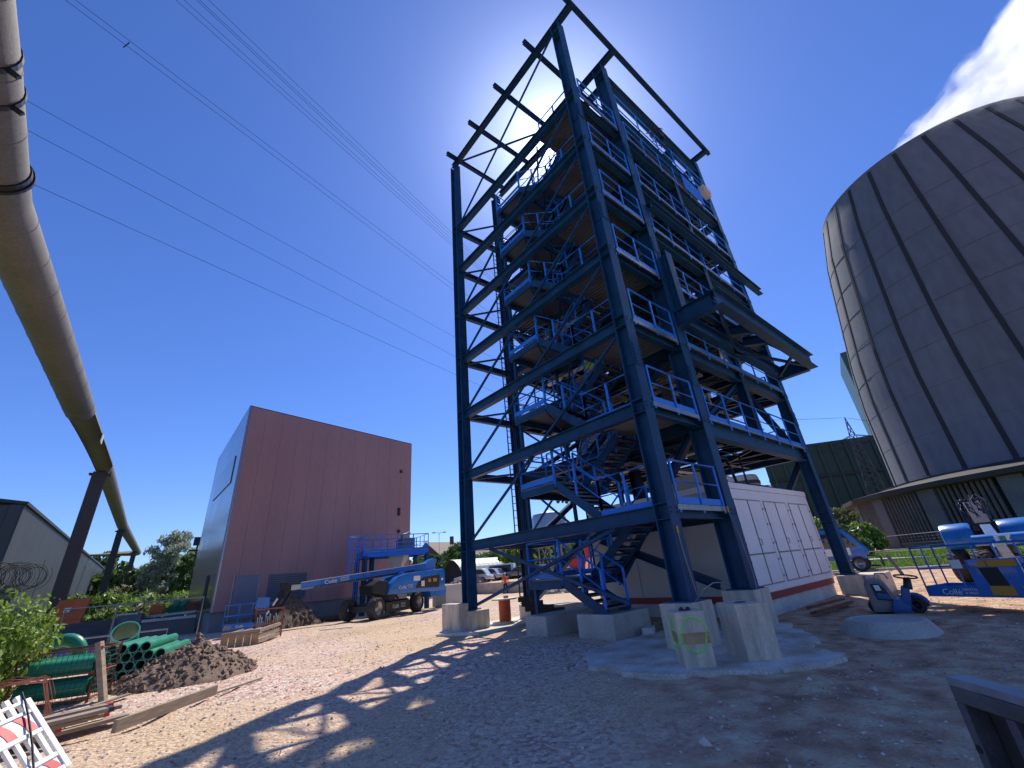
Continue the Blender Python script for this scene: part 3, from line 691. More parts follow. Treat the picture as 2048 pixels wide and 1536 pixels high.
m = MB(); m.prism([(8.2, 14.6, -.1), (9.1, 13.4, -.1), (10.6, 13.2, -.1), (13.0, 13.6, -.1), (12.9, 15.6, -.1), (9.4, 15.9, -.1)], (0, 0, .17)); tag(m.build('concrete_slab', CONC2, None), 'thin sunlit concrete slab beneath the far left column and cable reel', 'slab')
# rubble block with felt beside the stair block
m = MB(); m.box((10.75, 7.75, .09), (.5, .3, .2), .5); tag(m.build('concrete_lump', CONC2, None, bevel=.03), 'small pale concrete lump beside the stair block', 'rubble')
# strap hooks hanging on the front columns
for lab, pts in (('thin pale rope tied to the front corner column', [(9.42, 5.48, 2.4), (9.45, 5.46, 1.7), (9.55, 5.45, 1.05), (9.5, 5.40, .92)]), ('thin rope with yellow tag tied to the thick front column', [(12.1, 5.40, 2.9), (12.3, 5.38, 2.2), (12.5, 5.40, 1.3), (12.42, 5.38, .93)]), ('bent grey conduit arching over the green marked pier', [(9.3, 5.38, .92), (9.6, 5.3, 1.12), (10.0, 5.25, 1.22), (10.4, 5.2, 1.2), (10.6, 5.2, 1.1)])):
    t = thing('rope', lab, 'rope', pts[0]); MB().tube(pts, .012, 5).build('strand', GRAT, t)
    if 'conduit' not in lab: MB().box(pts[0], (.06, .03, .16)).build('tag', YEL, t)

# ---------------------------------------------------------------- electrical enclosure
C = thing('electrical_cabin', 'large white electrical cabin with louvred double doors under the tower', 'cabin', (13.95, 6.1, 0))
x0, x1, y0, y1 = 13.95, 21.15, 6.12, 12.0
MB().bx(x0+.06, x1-.06, y0+.06, y1-.06, -.2, .40).build('foundation', CONC2, C, bevel=.02)
MB().bx(x0+.02, x1-.02, y0+.02, y1-.02, .402, .60).build('base_frame', REDB, C)
MB().bx(x0, x1, y0, y1, .602, 3.72).build('wall', CREAM2, C)
MB().bx(x0-.03, x1+.03, y0-.05, y1+.03, 3.722, 3.92).build('roof', CREAM, C, bevel=.02)
m = MB(); m.bx(x0-.004, x1+.004, y0-.03, y0-.001, .62, .80); m.bx(x0-.004, x1+.004, y0-.03, y0-.001, 3.40, 3.71)
for x in (14.05, 16.35, 18.7, 21.05): m.bx(x-.10, x+.10, y0-.03, y0-.001, .802, 3.398)
m.build('front_frame', CREAM, C)
for k, xc in enumerate((15.2, 17.52, 19.88)):
    for s in (-1, 1):
        w_ = 1.02; xa = xc-w_ if s < 0 else xc+.02; xb = xa+w_-.02
        d = MB(); d.bx(xa+.02, xb-.01, y0-.042, y0-.002, 1.72, 3.36); d.build('door_leaf', CREAM, C, bevel=.008)
        d = MB(); d.bx(xa+.02, xb-.01, y0-.042, y0-.002, .84, 1.68); d.build('door_leaf', CREAM, C, bevel=.008)
        g = MB()
        for (a, b, zc, ze) in ((xa+.015, xb-.005, 1.715, 3.365), (xa+.015, xb-.005, .835, 1.685)):
            for q in ((a, zc, b, zc), (a, ze, b, ze), (a, zc, a, ze), (b, zc, b, ze)):
                g.bx(min(q[0], q[2])-.004, max(q[0], q[2])+.004, y0-.044, y0-.03, min(q[1], q[3])-.004, max(q[1], q[3])+.004)
        g.build('door_gap', JOINT, C)
    m = MB(); m.tube([(xc-.06+.1, y0-.045, 1.95), (xc+.06, y0-.10, 1.97), (xc+.06, y0-.10, 2.13), (xc+.04, y0-.045, 2.15)], .014, 5); m.build('handle', GRAT, C)
    for z in (1.0, 1.5, 2.0, 2.6, 3.1):
        for x in (xc-1.05, xc+1.05): MB().cyl((x, y0-.055, z-.03), (x, y0-.06, z+.03), .014, n=8).build('hinge', DKSTEEL, C)
for y in (8.06, 10.01): MB().bx(x0-.003, x0+.01, y-.01, y+.01, .62, 3.7).build('panel_joint', JOINT, C)
m = MB(); m.bx(14.5, 16.1, 7.0, 9.2, 3.93, 4.5); tag(m.build('roof_unit', CREAM2, None, bevel=.02), 'flat grey housing lying on the roof of the white electrical cabin', 'roof unit')
m = MB(); m.bx(13.88, 13.93, 11.0, 11.7, 1.2, 2.0); m.build('side_hatch', GALV, C)

# ---------------------------------------------------------------- maroon building
B_ = thing('maroon_building', 'tall windowless building clad in maroon panels with a silver gable side', 'building', (3.35, 32.4, 0))
A0 = V((3.35, 32.4, 0)); A1 = V((17.1, 35.0, 0)); A2 = V((2.95, 44.6, 0)); A3 = A2+(A1-A0)
def Tz(p): return 14.0-.25*((p-A0).dot((A1-A0).normalized())/14)-.075*((p.y-32.4))
def wallp(name, mt, p, q, z0, z1s, out_, t=.12, pw=1.0):
    d = (q-p); L_ = d.length; u = d/L_; n = V((u.y, -u.x, 0))*out_; k = int(round(L_/pw)); m = MB()
    for i in range(k):
        a = p+u*(L_*i/k+.006); b = p+u*(L_*(i+1)/k-.006)
        m.add([a-n*t+V((0, 0, z0)), b-n*t+V((0, 0, z0)), b+V((0, 0, z0)), a+V((0, 0, z0)), a-n*t+V((0, 0, Tz(a))), b-n*t+V((0, 0, Tz(b))), b+V((0, 0, Tz(b))), a+V((0, 0, Tz(a)))],
              [(0, 3, 2, 1), (4, 5, 6, 7), (3, 7, 6, 2), (0, 1, 5, 4), (0, 4, 7, 3), (1, 2, 6, 5)])
    return m.build(name, mt, B_)
ux = (A1-A0).normalized(); nn = V((ux.y, -ux.x, 0))
wallp('front_wall', PINK, A0, A1, 1.05, None, 1, pw=1.15)
wallp('side_wall', SILV, A2, A0, 1.05, None, 1, pw=1.1)
MB().prism([A0+nn*-.1+V((0.1, 0.12, 1.0)), A1+nn*-.1+V((-.1, 0, 1.0)), A3+V((-.1, -.1, 1.0)), A2+V((.12, -.1, 1.0))], (0, 0, 9.5)).build('core', JOINT, B_)
MB().add([A0+V((0, 0, Tz(A0))), A1+V((0, 0, Tz(A1))), A3+V((0, 0, Tz(A3))), A2+V((0, 0, Tz(A2))), A0+V((0, 0, Tz(A0)+.06)), A1+V((0, 0, Tz(A1)+.06)), A3+V((0, 0, Tz(A3)+.06)), A2+V((0, 0, Tz(A2)+.06))],
         [(0, 3, 2, 1), (4, 5, 6, 7), (0, 1, 5, 4), (1, 2, 6, 5), (2, 3, 7, 6), (3, 0, 4, 7)]).build('roof_edge', DKSTEEL, B_)
m = MB(); i_ = .1
m.prism([A0+ux*i_-nn*i_+V((0, 0, -.4)), A1-ux*i_-nn*i_+V((0, 0, -.4)), A3+V((-i_, 0, -.4)), A2+V((i_, 0, -.4))], (0, 0, 1.42)); m.build('plinth', PLINTH, B_)
def onw(s, z, o=.03): return A0+ux*s+nn*o+V((0, 0, z))
def panel(name, mt, s0, s1, z0, z1, o0, o1, par=B_):
    a, b = onw(s0, z0, o0), onw(s1, z0, o0); m = MB(); m.prism([a, b, b+V((0, 0, z1-z0)), a+V((0, 0, z1-z0))], nn*(o1-o0)); return m.build(name, mt, par)
dr = panel('door', mat('door_grey', (.17, .19, .25), .4, 0, .08, 1), 1.0, 2.35, .55, 2.95, .0, .05)
fr_ = MB(); 
for s in (.93, 2.38): fr_.bar(onw(s, .5, .04), onw(s, 3.0, .04), .06, .06)
fr_.build('door_frame', GRAT, B_)
panel('roller_shutter', mat('shutter_grey', (.13, .15, .20), .45, 0, .1, 1), 2.95, 5.4, 1.35, 2.95, .0, .05)
m = MB()
for z in [1.4+k*.11 for k in range(14)]: m.bar(onw(2.97, z, .056), onw(5.38, z, .056), .012, .03)
m.build('shutter_slats', DKSTEEL, B_)
for s, z, d in ((12.85, 10.7, .12), (12.75, 7.0, .32), (12.78, 5.6, .12)):
    m = MB(); m.prism([onw(s-.1, z, 0), onw(s+.1, z, 0), onw(s+.1, z+d*2, 0), onw(s-.1, z+d*2, 0)], nn*.12); m.build('wall_vent', BLACK, B_)
sd_ = (A2-A0).normalized(); sn = V((-1, -.03, 0)).normalized()
def onside(s, z, o=.03): return A0+sd_*s+sn*o+V((0, 0, z))
for s0, s1, z0, z1, nm in ((2.0, 9.5, 9.0, 10.9, 'window_band'), (.8, 1.5, 1.6, 3.2, 'window'), (3.0, 3.9, 1.2, 3.2, 'side_door')):
    m = MB(); m.prism([onside(s0, z0, 0), onside(s1, z0, 0), onside(s1, z1, 0), onside(s0, z1, 0)], sn*.05); m.build(nm, GLASS if 'window' in nm else DKSTEEL, B_)

# blue platform beside it
PT = thing('access_platform', 'blue railed platform on legs beside the maroon building', 'platform', (11, 30, 0))
q0, q1, q2, q3 = V((11.3, 30.0, 3.82)), V((15.75, 29.2, 3.82)), V((16.3, 32.2, 3.82)), V((11.85, 33.0, 3.82))
MB().prism([q0, q1, q2, q3], (0, 0, .05)).build('deck', GRAT, PT)
m = MB()
for a, b in ((q0, q1), (q1, q2), (q2, q3), (q3, q0)): m.ibeam(a-V((0, 0, .16)), b-V((0, 0, .16)), .3, .16)
m.build('deck_frame', RAIL, PT)
for q in (q0, q1, q2, q3, q0.lerp(q3, .55)+(q1-q0)*.18):
    p = q*.96+(q0+q2)*.02; MB().ibeam((p.x, p.y, 0), (p.x, p.y, 3.6), .26, .26, up=(0, 1, 0)).build('leg', STEEL, PT)
m = MB(); railing([q3, q0, q1, q2, q3], m=m, sp=1.1); m.tube([p+V((0, 0, .3)) for p in (q3, q0, q1, q2)], .018, 5); m.build('railing', RAIL, PT)
m = MB(); lx = V((11.0, 30.4, 0)); 
for s in (-.22, .22): m.bar(lx+V((0, s, .2)), lx+V((0, s, 4.9)), .05)
for k in range(16): m.bar(lx+V((0, -.2, .4+k*.28)), lx+V((0, .2, .4+k*.28)), .025)
m.build('ladder', RAIL, PT)
m = MB()
for z in (2.5, 3.3, 4.1, 4.9):
    m.tube([lx+V((-.4*math.sin(a)*1.7, -.38*math.cos(a), z)) for a in [math.pi*k/8 for k in range(9)]], .022, 5)
for k in range(5): a = math.pi*(k+.5)/5; m.bar(lx+V((-.68*math.sin(a), -.38*math.cos(a), 2.5)), lx+V((-.68*math.sin(a), -.38*math.cos(a), 4.9)), .02, .04)
m.build('ladder_cage', RAIL, PT)
m = MB(); m.lathe((14.1, 30.6, 2.2), [(.15, 0), (.22, .3), (.75, 1.2), (.8, 1.5)], 4, True); m.build('hopper', CREAM2, PT)
m = MB(); m.box((14.9, 31.2, 4.35), (1.1, .9, .8)); m.tube([(14.4, 30.8, 4.1), (14.4, 30.8, 5.0), (15.1, 31.0, 5.2)], .12, 8); m.build('pump', GALV, PT)
# ---------------------------------------------------------------- boom lifts
def wheel(parent, c, ax, r, wd, rim=GRAT, nm='wheel'):
    c = V(c); ax = V(ax).normalized(); m = MB(); n = 26; a, b = frame(ax, (0, 0, 1)); pr = [(-wd/2, r*.62), (-wd/2, r*.9), (-wd*.36, r*.97), (wd*.36, r*.97), (wd/2, r*.9), (wd/2, r*.62)]
    vs = [c+ax*p+(a*math.cos(2*math.pi*k/n)+b*math.sin(2*math.pi*k/n))*q for p, q in pr for k in range(n)]
    m.add(vs, [(i*n+k, i*n+(k+1) % n, (i+1)*n+(k+1) % n, (i+1)*n+k) for i in range(5) for k in range(n)])
    for k in range(18):   # chevron lugs
        for s in (-1, 1):
            t0 = 2*math.pi*(k+(.5 if s > 0 else 0))/18
            p0 = c+(a*math.cos(t0)+b*math.sin(t0))*r*.97; t1 = t0+.22; p1 = c+ax*(s*wd*.46)+(a*math.cos(t1)+b*math.sin(t1))*r*.95
            m.bar(p0, p1, .05, .05, up=(a*math.cos(t0)+b*math.sin(t0)))
    o = m.build(nm, RUB, parent, smooth=True)
    m = MB(); pr = [(-wd*.40, r*.64), (-wd*.30, r*.5), (-wd*.18, r*.34), (-wd*.34, r*.2), (-wd*.34, 0.01)]
    for s in (-1, 1):
        vs = [c-ax*p*s+(a*math.cos(2*math.pi*k/n)+b*math.sin(2*math.pi*k/n))*q for p, q in pr for k in range(n)]
        m.add(vs, [(i*n+k, i*n+(k+1) % n, (i+1)*n+(k+1) % n, (i+1)*n+k) for i in range(4) for k in range(n)])
    for k in range(8): t_ = 2*math.pi*k/8; m.ball(c-ax*(wd*.3)*-1+(a*math.cos(t_)+b*math.sin(t_))*r*.27, .022, 5, 4)
    m.build('rim', rim, o, smooth=True); return o
LB = thing('boom_lift', 'long blue telescopic boom lift parked along the maroon building with its basket lowered', 'boom lift', (12.4, 26.6, 0))
hd = V((math.cos(R(30)), math.sin(R(30)), 0)); sdv = V((-hd.y, hd.x, 0)); cc = V((11.75, 27.3, 0))
for s, k, in ((-1, -1), (-1, 1), (1, -1), (1, 1)):
    wheel(LB, cc+hd*(2.05*s)+sdv*(.95*k)+V((0, 0, .56)), sdv, .56, .46)
m = MB(); m.bar(cc-hd*1.9+V((0, 0, .62)), cc+hd*1.9+V((0, 0, .62)), .9, .42); m.bar(cc-hd*2.05-sdv*.8+V((0, 0, .56)), cc-hd*2.05+sdv*.8+V((0, 0, .56)), .3); m.bar(cc+hd*2.05-sdv*.8+V((0, 0, .56)), cc+hd*2.05+sdv*.8+V((0, 0, .56)), .3)
m.bar(cc-hd*1.2-sdv*.95+V((0, 0, .5)), cc+hd*1.2-sdv*.95+V((0, 0, .5)), .1, .55); m.cyl(cc+V((0, 0, .8)), cc+V((0, 0, 1.15)), .6, n=20)
m.build('chassis', BLACK, LB)
bd = V((.985, .172, 0)).normalized(); bs = V((-bd.y, bd.x, 0))
def bp_(u, v, z): return V((11.35, 26.0, 0))+bd*u+bs*v+V((0, 0, z))
def shell(poly, v0, v1, name, m_, par, f=bp_, bev=.05):
    m = MB(); m.prism([f(u, v0, z) for u, z in poly], f(0, v1, 0)-f(0, v0, 0)); return m.build(name, m_, par, bevel=bev, smooth=True)
cw = shell([(0, 1.17), (4.3, 1.12), (4.42, 1.3), (4.42, 2.25), (4.25, 2.4), (1.4, 2.28), (.7, 2.12), (.2, 1.75)], 0, .5, 'cowl', LIFT, LB)
shell([(0, 1.17), (4.3, 1.12), (4.42, 1.3), (4.42, 2.25), (4.25, 2.4), (1.4, 2.28), (.7, 2.12), (.2, 1.75)], 1.3, 1.8, 'cowl', LIFT, LB)
m = MB(); m.prism([bp_(u, -.012, z) for u, z in ((2.0, 1.38), (3.9, 1.32), (3.95, 2.05), (2.6, 1.98), (2.25, 1.8))], bs*.02); m.build('side_grille', BLACK, LB)
for u, z, w_, h_, mt in ((2.45, 1.45, .25, .32, WHITE), (3.0, 1.66, .2, .2, YEL), (3.4, 1.66, .3, .2, YEL), (1.85, 1.8, .5, .28, WHITE), (4.08, 1.7, .14, .14, WHITE)):
    m = MB(); m.prism([bp_(u, -.02, z), bp_(u+w_, -.02, z), bp_(u+w_, -.02, z+h_), bp_(u, -.02, z+h_)], bs*.012); m.build('sticker', mt, LB)
text('Collé', .26, bp_(.75, -.015, 1.42), bd, (0, 0, 1), WHITE, LB); text('| RENTAL\n  & SALES', .10, bp_(1.38, -.015, 1.56), bd, (0, 0, 1), WHITE, LB)
text('Collé', .30, cc-hd*.6-sdv*1.02+V((0, 0, .42)), hd, (0, 0, 1), WHITE, LB); text('RENTAL\n& SALES', .13, cc+hd*.25-sdv*1.02+V((0, 0, .56)), hd, (0, 0, 1), WHITE, LB)
m = MB(); m.prism([bp_(-.95, .3, z_) if False else bp_(u, .1, z_) for u, z_ in ((-.9, 1.3), (0, 1.15), (.1, 1.9), (-.5, 2.0), (-.95, 1.75))], bs*1.5); m.build('engine_block', BLACK, LB, bevel=.04)
m = MB(); m.prism([bp_(3.6, .45, .75), bp_(4.8, .45, .75), bp_(4.9, .45, 1.1), bp_(3.5, .45, 1.1)], bs*1.0); m.build('counterweight', LIFT, LB)
m = MB(); m.prism([bp_(u, .62, z) for u, z in ((1.2, 1.9), (3.9, 2.2), (4.25, 3.05), (3.9, 3.1), (2.6, 2.62), (1.2, 2.4))], bs*.5); m.build('boom_base', LIFT, LB, bevel=.03)
b0, b1 = V((14.35, 26.95, 2.60)), V((6.95, 27.75, 2.02)); bdir = (b1-b0).normalized(); bn = V((-bdir.y, bdir.x, 0)).normalized()
MB().bar(b0, b1, .34, .40).build('boom', LIFT, LB, bevel=.02)
MB().bar(b0+V((0, 0, .215)), b1+V((0, 0, .215)), .36, .03).build('boom_top_cover', CREAM, LB)
MB().bar(b0.lerp(b1, .1)+bn*.2+V((0, 0, -.2)), b1+bn*.2+V((0, 0, -.13)), .05, .06).build('hose_track', GRAT, LB)
m = MB()
for k in range(60):
    p = b0.lerp(b1, .12+.8*k/60)+bn*.2+V((0, 0, -.14)); m.box(p, (.07, .07, .09))
m.build('cable_chain', BLACK, LB)
MB().bar(b1, b1+bdir*.8+V((0, 0, .02)), .24, .26).build('inner_boom', CREAM2, LB)
tx = -bdir; lo = b1.lerp(b0, .16)+bn*.19+V((0, 0, -.08))
text('Collé', .32, lo, -bdir, V((0, 0, 1)), WHITE, LB); text('| RENTAL\n  & SALES', .13, lo-bdir*.85+V((0, 0, .16)), -bdir, V((0, 0, 1)), WHITE, LB)
j0 = b1+bdir*.75; bk = V((4.3, 27.1, 0)); j1 = V((5.15, 27.25, .42))
m = MB(); m.bar(j0+V((0, 0, .1)), j1, .17, .24); m.bar(j0+V((.3, 0, -.12)), j1+V((.5, 0, .1)), .1); m.box(j0, (.5, .3, .45)); m.box(j0+V((-.12, 0, .2)), (.35, .26, .3)); m.box(j1, (.4, .3, .4)); m.build('jib', BLACK, LB, bevel=.02)
m = MB(); m.bar(j0.lerp(j1, .35)+V((-.05, -.12, .1)), j0.lerp(j1, .55)+V((-.05, -.12, .1)), .05, .1); m.bar(j0.lerp(j1, .7)+V((-.05, -.12, .1)), j0.lerp(j1, .8)+V((-.05, -.12, .1)), .05, .1); m.build('jib_marking', WHITE, LB)
def basket(par, c, w_, d_, rz, z0=.35, h=1.15, stick=True):
    ca, sa = math.cos(rz), math.sin(rz)
    def P(x, y, z): return V((c[0]+x*ca-y*sa, c[1]+x*sa+y*ca, z))
    a, b = w_/2, d_/2; m = MB(); m.prism([P(-a, -b, z0), P(a, -b, z0), P(a, b, z0), P(-a, b, z0)], (0, 0, .06)); m.build('basket_floor', GRAT, par)
    for q in ((-a, -b, a, -b), (a, -b, a, b), (a, b, -a, b), (-a, b, -a, -b)):
        x_, y_ = (q[0]+q[2])/2, (q[1]+q[3])/2
    m = MB()
    for q in ((-a, -b, a, -b), (a, -b, a, b), (a, b, -a, b), (-a, b, -a, -b)):
        m.bar(P(q[0], q[1], z0+.12), P(q[2], q[3], z0+.12), .03, .24)
    m.build('toe_board', LIFT, par)
    m = MB()
    for z in (z0+h, z0+h*.56):
        m.tube([P(-a, -b, z), P(a, -b, z), P(a, b, z), P(-a, b, z), P(-a, -b, z)], .021, 6)
    for q in ((-a, -b, a, -b, 3), (a, -b, a, b, 2), (a, b, -a, b, 3), (-a, b, -a, -b, 2)):
        for k in range(q[4]+1):
            t_ = k/q[4]; x, y = q[0]+(q[2]-q[0])*t_, q[1]+(q[3]-q[1])*t_; m.tube([P(x, y, z0), P(x, y, z0+h)], .019, 6)
    m.build('basket_rail', LIFT, par)
    return P
P_ = basket(LB, (4.35, 27.35), 1.75, .8, R(-5), z0=.32, h=1.1)
m = MB(); m.prism([P_(.35, -.42, 1.15), P_(1.0, -.42, 1.15), P_(1.0, -.42, 1.62), P_(.45, -.42, 1.66)], (0, .12, 0)); m.build('control_box', LIFT, LB, bevel=.03)
m = MB(); m.box(P_(.5, .1, .95), (.3, .4, .8)); m.build('basket_bracket', BLACK, LB); text('Collé', .15, P_(-.35, -.46, .40), (1, -.08, 0), (0, 0, 1), WHITE, LB)
m = MB()
for k in range(3): m.prism([P_(-.85+k*.09, -.425, .36), P_(-.81+k*.09, -.425, .36), P_(-.76+k*.09, -.425, .52), P_(-.80+k*.09, -.425, .52)], (0, -.01, 0))
m.build('warning_stripes', YEL, LB)

# right hand lift, seen end-on
LR = thing('boom_lift', 'blue boom lift pointing at the camera, wide basket in front of its round cowls', 'boom lift', (22, 1.6, 0))
fw = V((-.975, -.10, 0)).normalized(); rt = V((-.10, -.995, 0)).normalized(); cR = V((26.6, 1.75, 0))
def lp(u, v, z): return cR+fw*u+rt*v+V((0, 0, z))   # u towards the camera, v to the right
for u, v in ((1.3, -1.2), (1.3, 1.25), (-1.7, -1.2), (-1.7, 1.25)): wheel(LR, lp(u, v, .6), rt, .6, .52)
wheel(LR, lp(2.3, -.55, .58), rt, .58, .5)
m = MB(); m.bar(lp(-1.9, 0, .68), lp(1.6, 0, .68), 1.0, .45); m.bar(lp(1.3, -1.0, .6), lp(1.3, 1.0, .6), .3); m.bar(lp(-1.7, -1.0, .6), lp(-1.7, 1.0, .6), .3); m.cyl(lp(0, 0, .85), lp(0, 0, 1.2), .6, n=20); m.build('chassis', BLACK, LR)
for s, v0, v1 in ((-1, -1.42, -.42), (1, .28, 1.42)):
    poly = [(1.55, 1.18), (1.75, 1.45), (1.62, 1.95), (1.25, 2.16), (-1.9, 2.2), (-2.2, 1.9), (-2.2, 1.2)]
    m = MB(); m.prism([lp(u, v0, z) for u, z in poly], rt*(v1-v0)); m.build('cowl', LIFT, LR, bevel=.16, smooth=True)
m = MB(); m.prism([lp(1.5, -.42, 1.15), lp(1.5, .28, 1.15), lp(1.3, .28, 2.1), lp(1.3, -.42, 2.1)], fw*-3.4); m.box(lp(1.5, -.3, 1.9), (.2, .15, .2)); m.build('turret', BLACK, LR)
m = MB(); m.prism([lp(.6, -.22, 1.75), lp(.6, .2, 1.75), lp(-.4, .25, 2.95), lp(-.4, -.3, 2.95)], fw*.9); m.box(lp(.2, -.45, 2.55), (.2, .1, .75)); m.box(lp(.2, .0, 3.0), (.4, .8, .12)); m.build('boom_mast', mat('mast_dark', (.012, .03, .08), .5), LR, bevel=.03)
m = MB()
hr = random.Random(9)
for k in range(11):
    a = lp(.3, -.42+k*.08, 2.75+hr.uniform(-.2, .25)); m.tube([a, a+V((hr.uniform(-.1, .1), hr.uniform(-.15, .15), hr.uniform(.1, .35))), a+fw*hr.uniform(.2, .6)+rt*hr.uniform(-.2, .2)+V((0, 0, hr.uniform(-.1, .2))), a+fw*hr.uniform(.5, .9)+rt*hr.uniform(-.3, .3)+V((0, 0, hr.uniform(-.9, -.3)))], hr.uniform(.015, .035), 5)
m.build('hoses', BLACK, LR)
MB().bar(lp(.9, 0, 1.9), lp(6.6, -.12, 1.15), .3, .38).build('boom', LIFTD, LR, bevel=.02)
m = MB(); m.bar(lp(6.4, -.12, 1.3), lp(8.3, -.1, .72), .22, .3); m.box(lp(8.6, -.1, .8), (.35, .5, .6)); m.build('jib', BLACK, LR)
MB().cyl(lp(5.6, -.62, 1.52), lp(5.6, .62, 1.52), .17, n=20).build('cross_beam', LIFT, LR, smooth=True)
m = MB(); m.box(lp(5.79, .05, 1.52), (.02, .36, .24), math.atan2(fw.y, fw.x)); m.build('sticker', WHITE, LR)
m = MB(); m.box(lp(5.81, .05, 1.53), (.02, .14, .15), math.atan2(fw.y, fw.x)); m.build('sticker', GREENP, LR)
bc = V((15.75, 1.22, 0)); brz = math.atan2(-.94, -.35)
P_ = basket(LR, (16.05, 1.30), 2.55, .95, brz, z0=.36, h=1.16)
m = MB(); m.prism([P_(-.2, -.52, .40), P_(.75, -.52, .40), P_(.75, -.52, 1.18), P_(-.2, -.52, 1.18)], P_(0, -.46, 0)-P_(0, -.52, 0)); m.build('gate_panel', LIFT, LR)
m = MB(); m.prism([P_(.1, -.53, .42), P_(.45, -.53, .42), P_(.35, -.53, 1.0), P_(.0, -.53, 1.0)], P_(0, -.52, 0)-P_(0, -.53, 0)); m.build('gate_opening', BLACK, LR)
fd = (P_(1, 0, 0)-P_(0, 0, 0)).normalized(); nn_ = (P_(0, -1, 0)-P_(0, 0, 0)).normalized()
sgn = 1 if nn_.dot(V((-1, 0, 0))) > 0 else -1
def fz(x, z, o=.50): return P_(x, -o, z) if sgn > 0 else P_(x, o, z)
text('Collé', .19, fz(-.95, .41, .505), fd, (0, 0, 1), WHITE, LR); text('| RENTAL\n  & SALES', .075, fz(-.52, .50, .505), fd, (0, 0, 1), WHITE, LR)
for x, z, w_, h_, mt in ((.05, .41, .42, .2, YEL), (.62, .41, .3, .2, YEL), (.95, .41, .3, .2, YEL), (-.12, 1.02, .3, .14, YEL), (.2, 1.02, .3, .14, YEL), (.5, 1.02, .22, .14, YEL), (-.5, 1.0, .22, .2, WHITE)):
    m = MB(); m.prism([fz(x, z, .535), fz(x+w_, z, .535), fz(x+w_, z+h_, .535), fz(x, z+h_, .535)], nn_*sgn*.008); m.build('sticker', mt, LR)
m = MB(); m.box(fz(.25, 1.12, .3), (.3, .9, .12), 0); m.build('control_box', LIFT, LR)

# ---------------------------------------------------------------- small site machine with a steering wheel
RM = thing('site_machine', 'dusty blue and grey ride-on machine with a tall steering column and round wheel', 'machine', (15.9, 3.45, 0), R(-77.7))
# local: x to the right as seen, y away from camera
def lf(pts, y0, y1, nm, mt, b=.06):
    m = MB(); m.prism([(x, y0, z) for x, z in pts], (0, y1-y0, 0)); return m.build(nm, mt, RM, bevel=b, smooth=True)
m = MB(); m.prism([(-.48, -.45, 0), (-.48, .5, 0), (-.52, .5, .55), (-.44, .45, .78), (-.25, .4, .82), (-.25, -.25, .82), (-.46, -.4, .6)], (.06, 0, 0))
lf([(-.48, 0.03), (.12, 0.03), (.10, .35), (-.02, .70), (-.12, .80), (-.40, .84), (-.48, .72)], -.35, .75, 'hood', mat('dusty_grey', (.20, .19, .18), .6, 0, .35, 4), .07)
lf([(-.30, .34), (.02, .30), (-.06, .62), (-.14, .72), (-.34, .73)], -.372, -.34, 'opening', BLACK, .01)
lf([(-.28, .36), (-.0, .33), (-.05, .48), (-.27, .50)], -.39, -.36, 'inner_cover', LIFTD, .01)
lf([(-.26, .56), (-.14, .56), (-.16, .69), (-.28, .69)], -.385, -.37, 'instruction_label', CREAM, .004)
lf([(-.10, .02), (.30, .02), (.34, .18), (.22, .34), (.02, .36)], -.5, .45, 'fender', LIFTD, .06)
lf([(.12, .1), (.34, .1), (.46, .62), (.30, .66)], -.4, -.14, 'steering_column', LIFTD, .05)
MB().cyl((.42, -.36, .58), (.48, -.30, .80), .10, .08, 12).build('column_head', BLACK, RM, smooth=True)
m = MB(); cen = V((.47, -.30, .86)); m.tube([cen+V((.235*math.cos(a), .22*math.sin(a), .03*math.sin(a)-.03*math.cos(a))) for a in [2*math.pi*k/20 for k in range(20)]], .02, 6, close=True)
for k in range(3): a = 2*math.pi*k/3+.4; m.tube([cen+V((0, 0, -.03)), cen+V((.235*math.cos(a), .22*math.sin(a), 0))], .012, 5)
m.build('steering_wheel', BLACK, RM, smooth=True)
for x, y in ((.47, -.1), (-.36, -.1), (.2, .5)): wheel(RM, (x, y, .17), (.25, 1, 0), .17, .14, rim=BLACK)
m = MB(); m.tube([V((.47, .05, .16))+V((.23*math.cos(a_), 0, .23*math.sin(a_))) for a_ in [math.pi*(k_/10)*1.1-.15 for k_ in range(11)]], .07, 8); m.build('wheel_guard', LIFTD, RM, smooth=True)
m = MB(); m.tube([(-.2, .1, .84), (-.15, .1, .95), (.05, .1, .95), (.1, .1, .8)], .02, 5); m.cyl((-.38, .2, .8), (-.38, .2, .9), .07, n=10); m.build('lift_hook', GRAT, RM)

# manhole ring
m = MB(); m.lathe((12.7, 3.02, 0), [(.92, -.12), (.86, .03), (.72, .22), (.70, .24), (.62, .245), (.60, .225), (0.0, .225)], 36)
tag(m.build('manhole_cone', CONC, None, smooth=True), 'round pale concrete manhole cone sunk in the shaded dirt', 'manhole')
m = MB()
for k, (a, b) in enumerate((((15.0, 5.2, .05), (17.6, 4.9, .07)), ((14.9, 5.05, .10), (17.3, 4.75, .12)), ((15.3, 5.35, .16), (17.8, 5.1, .16)))): m.bar(a, b, .09, .06)
tag(m.build('steel_bars', RUSTY, None), 'rusty flat steel bars lying by the cabin foundation', 'steel bars')

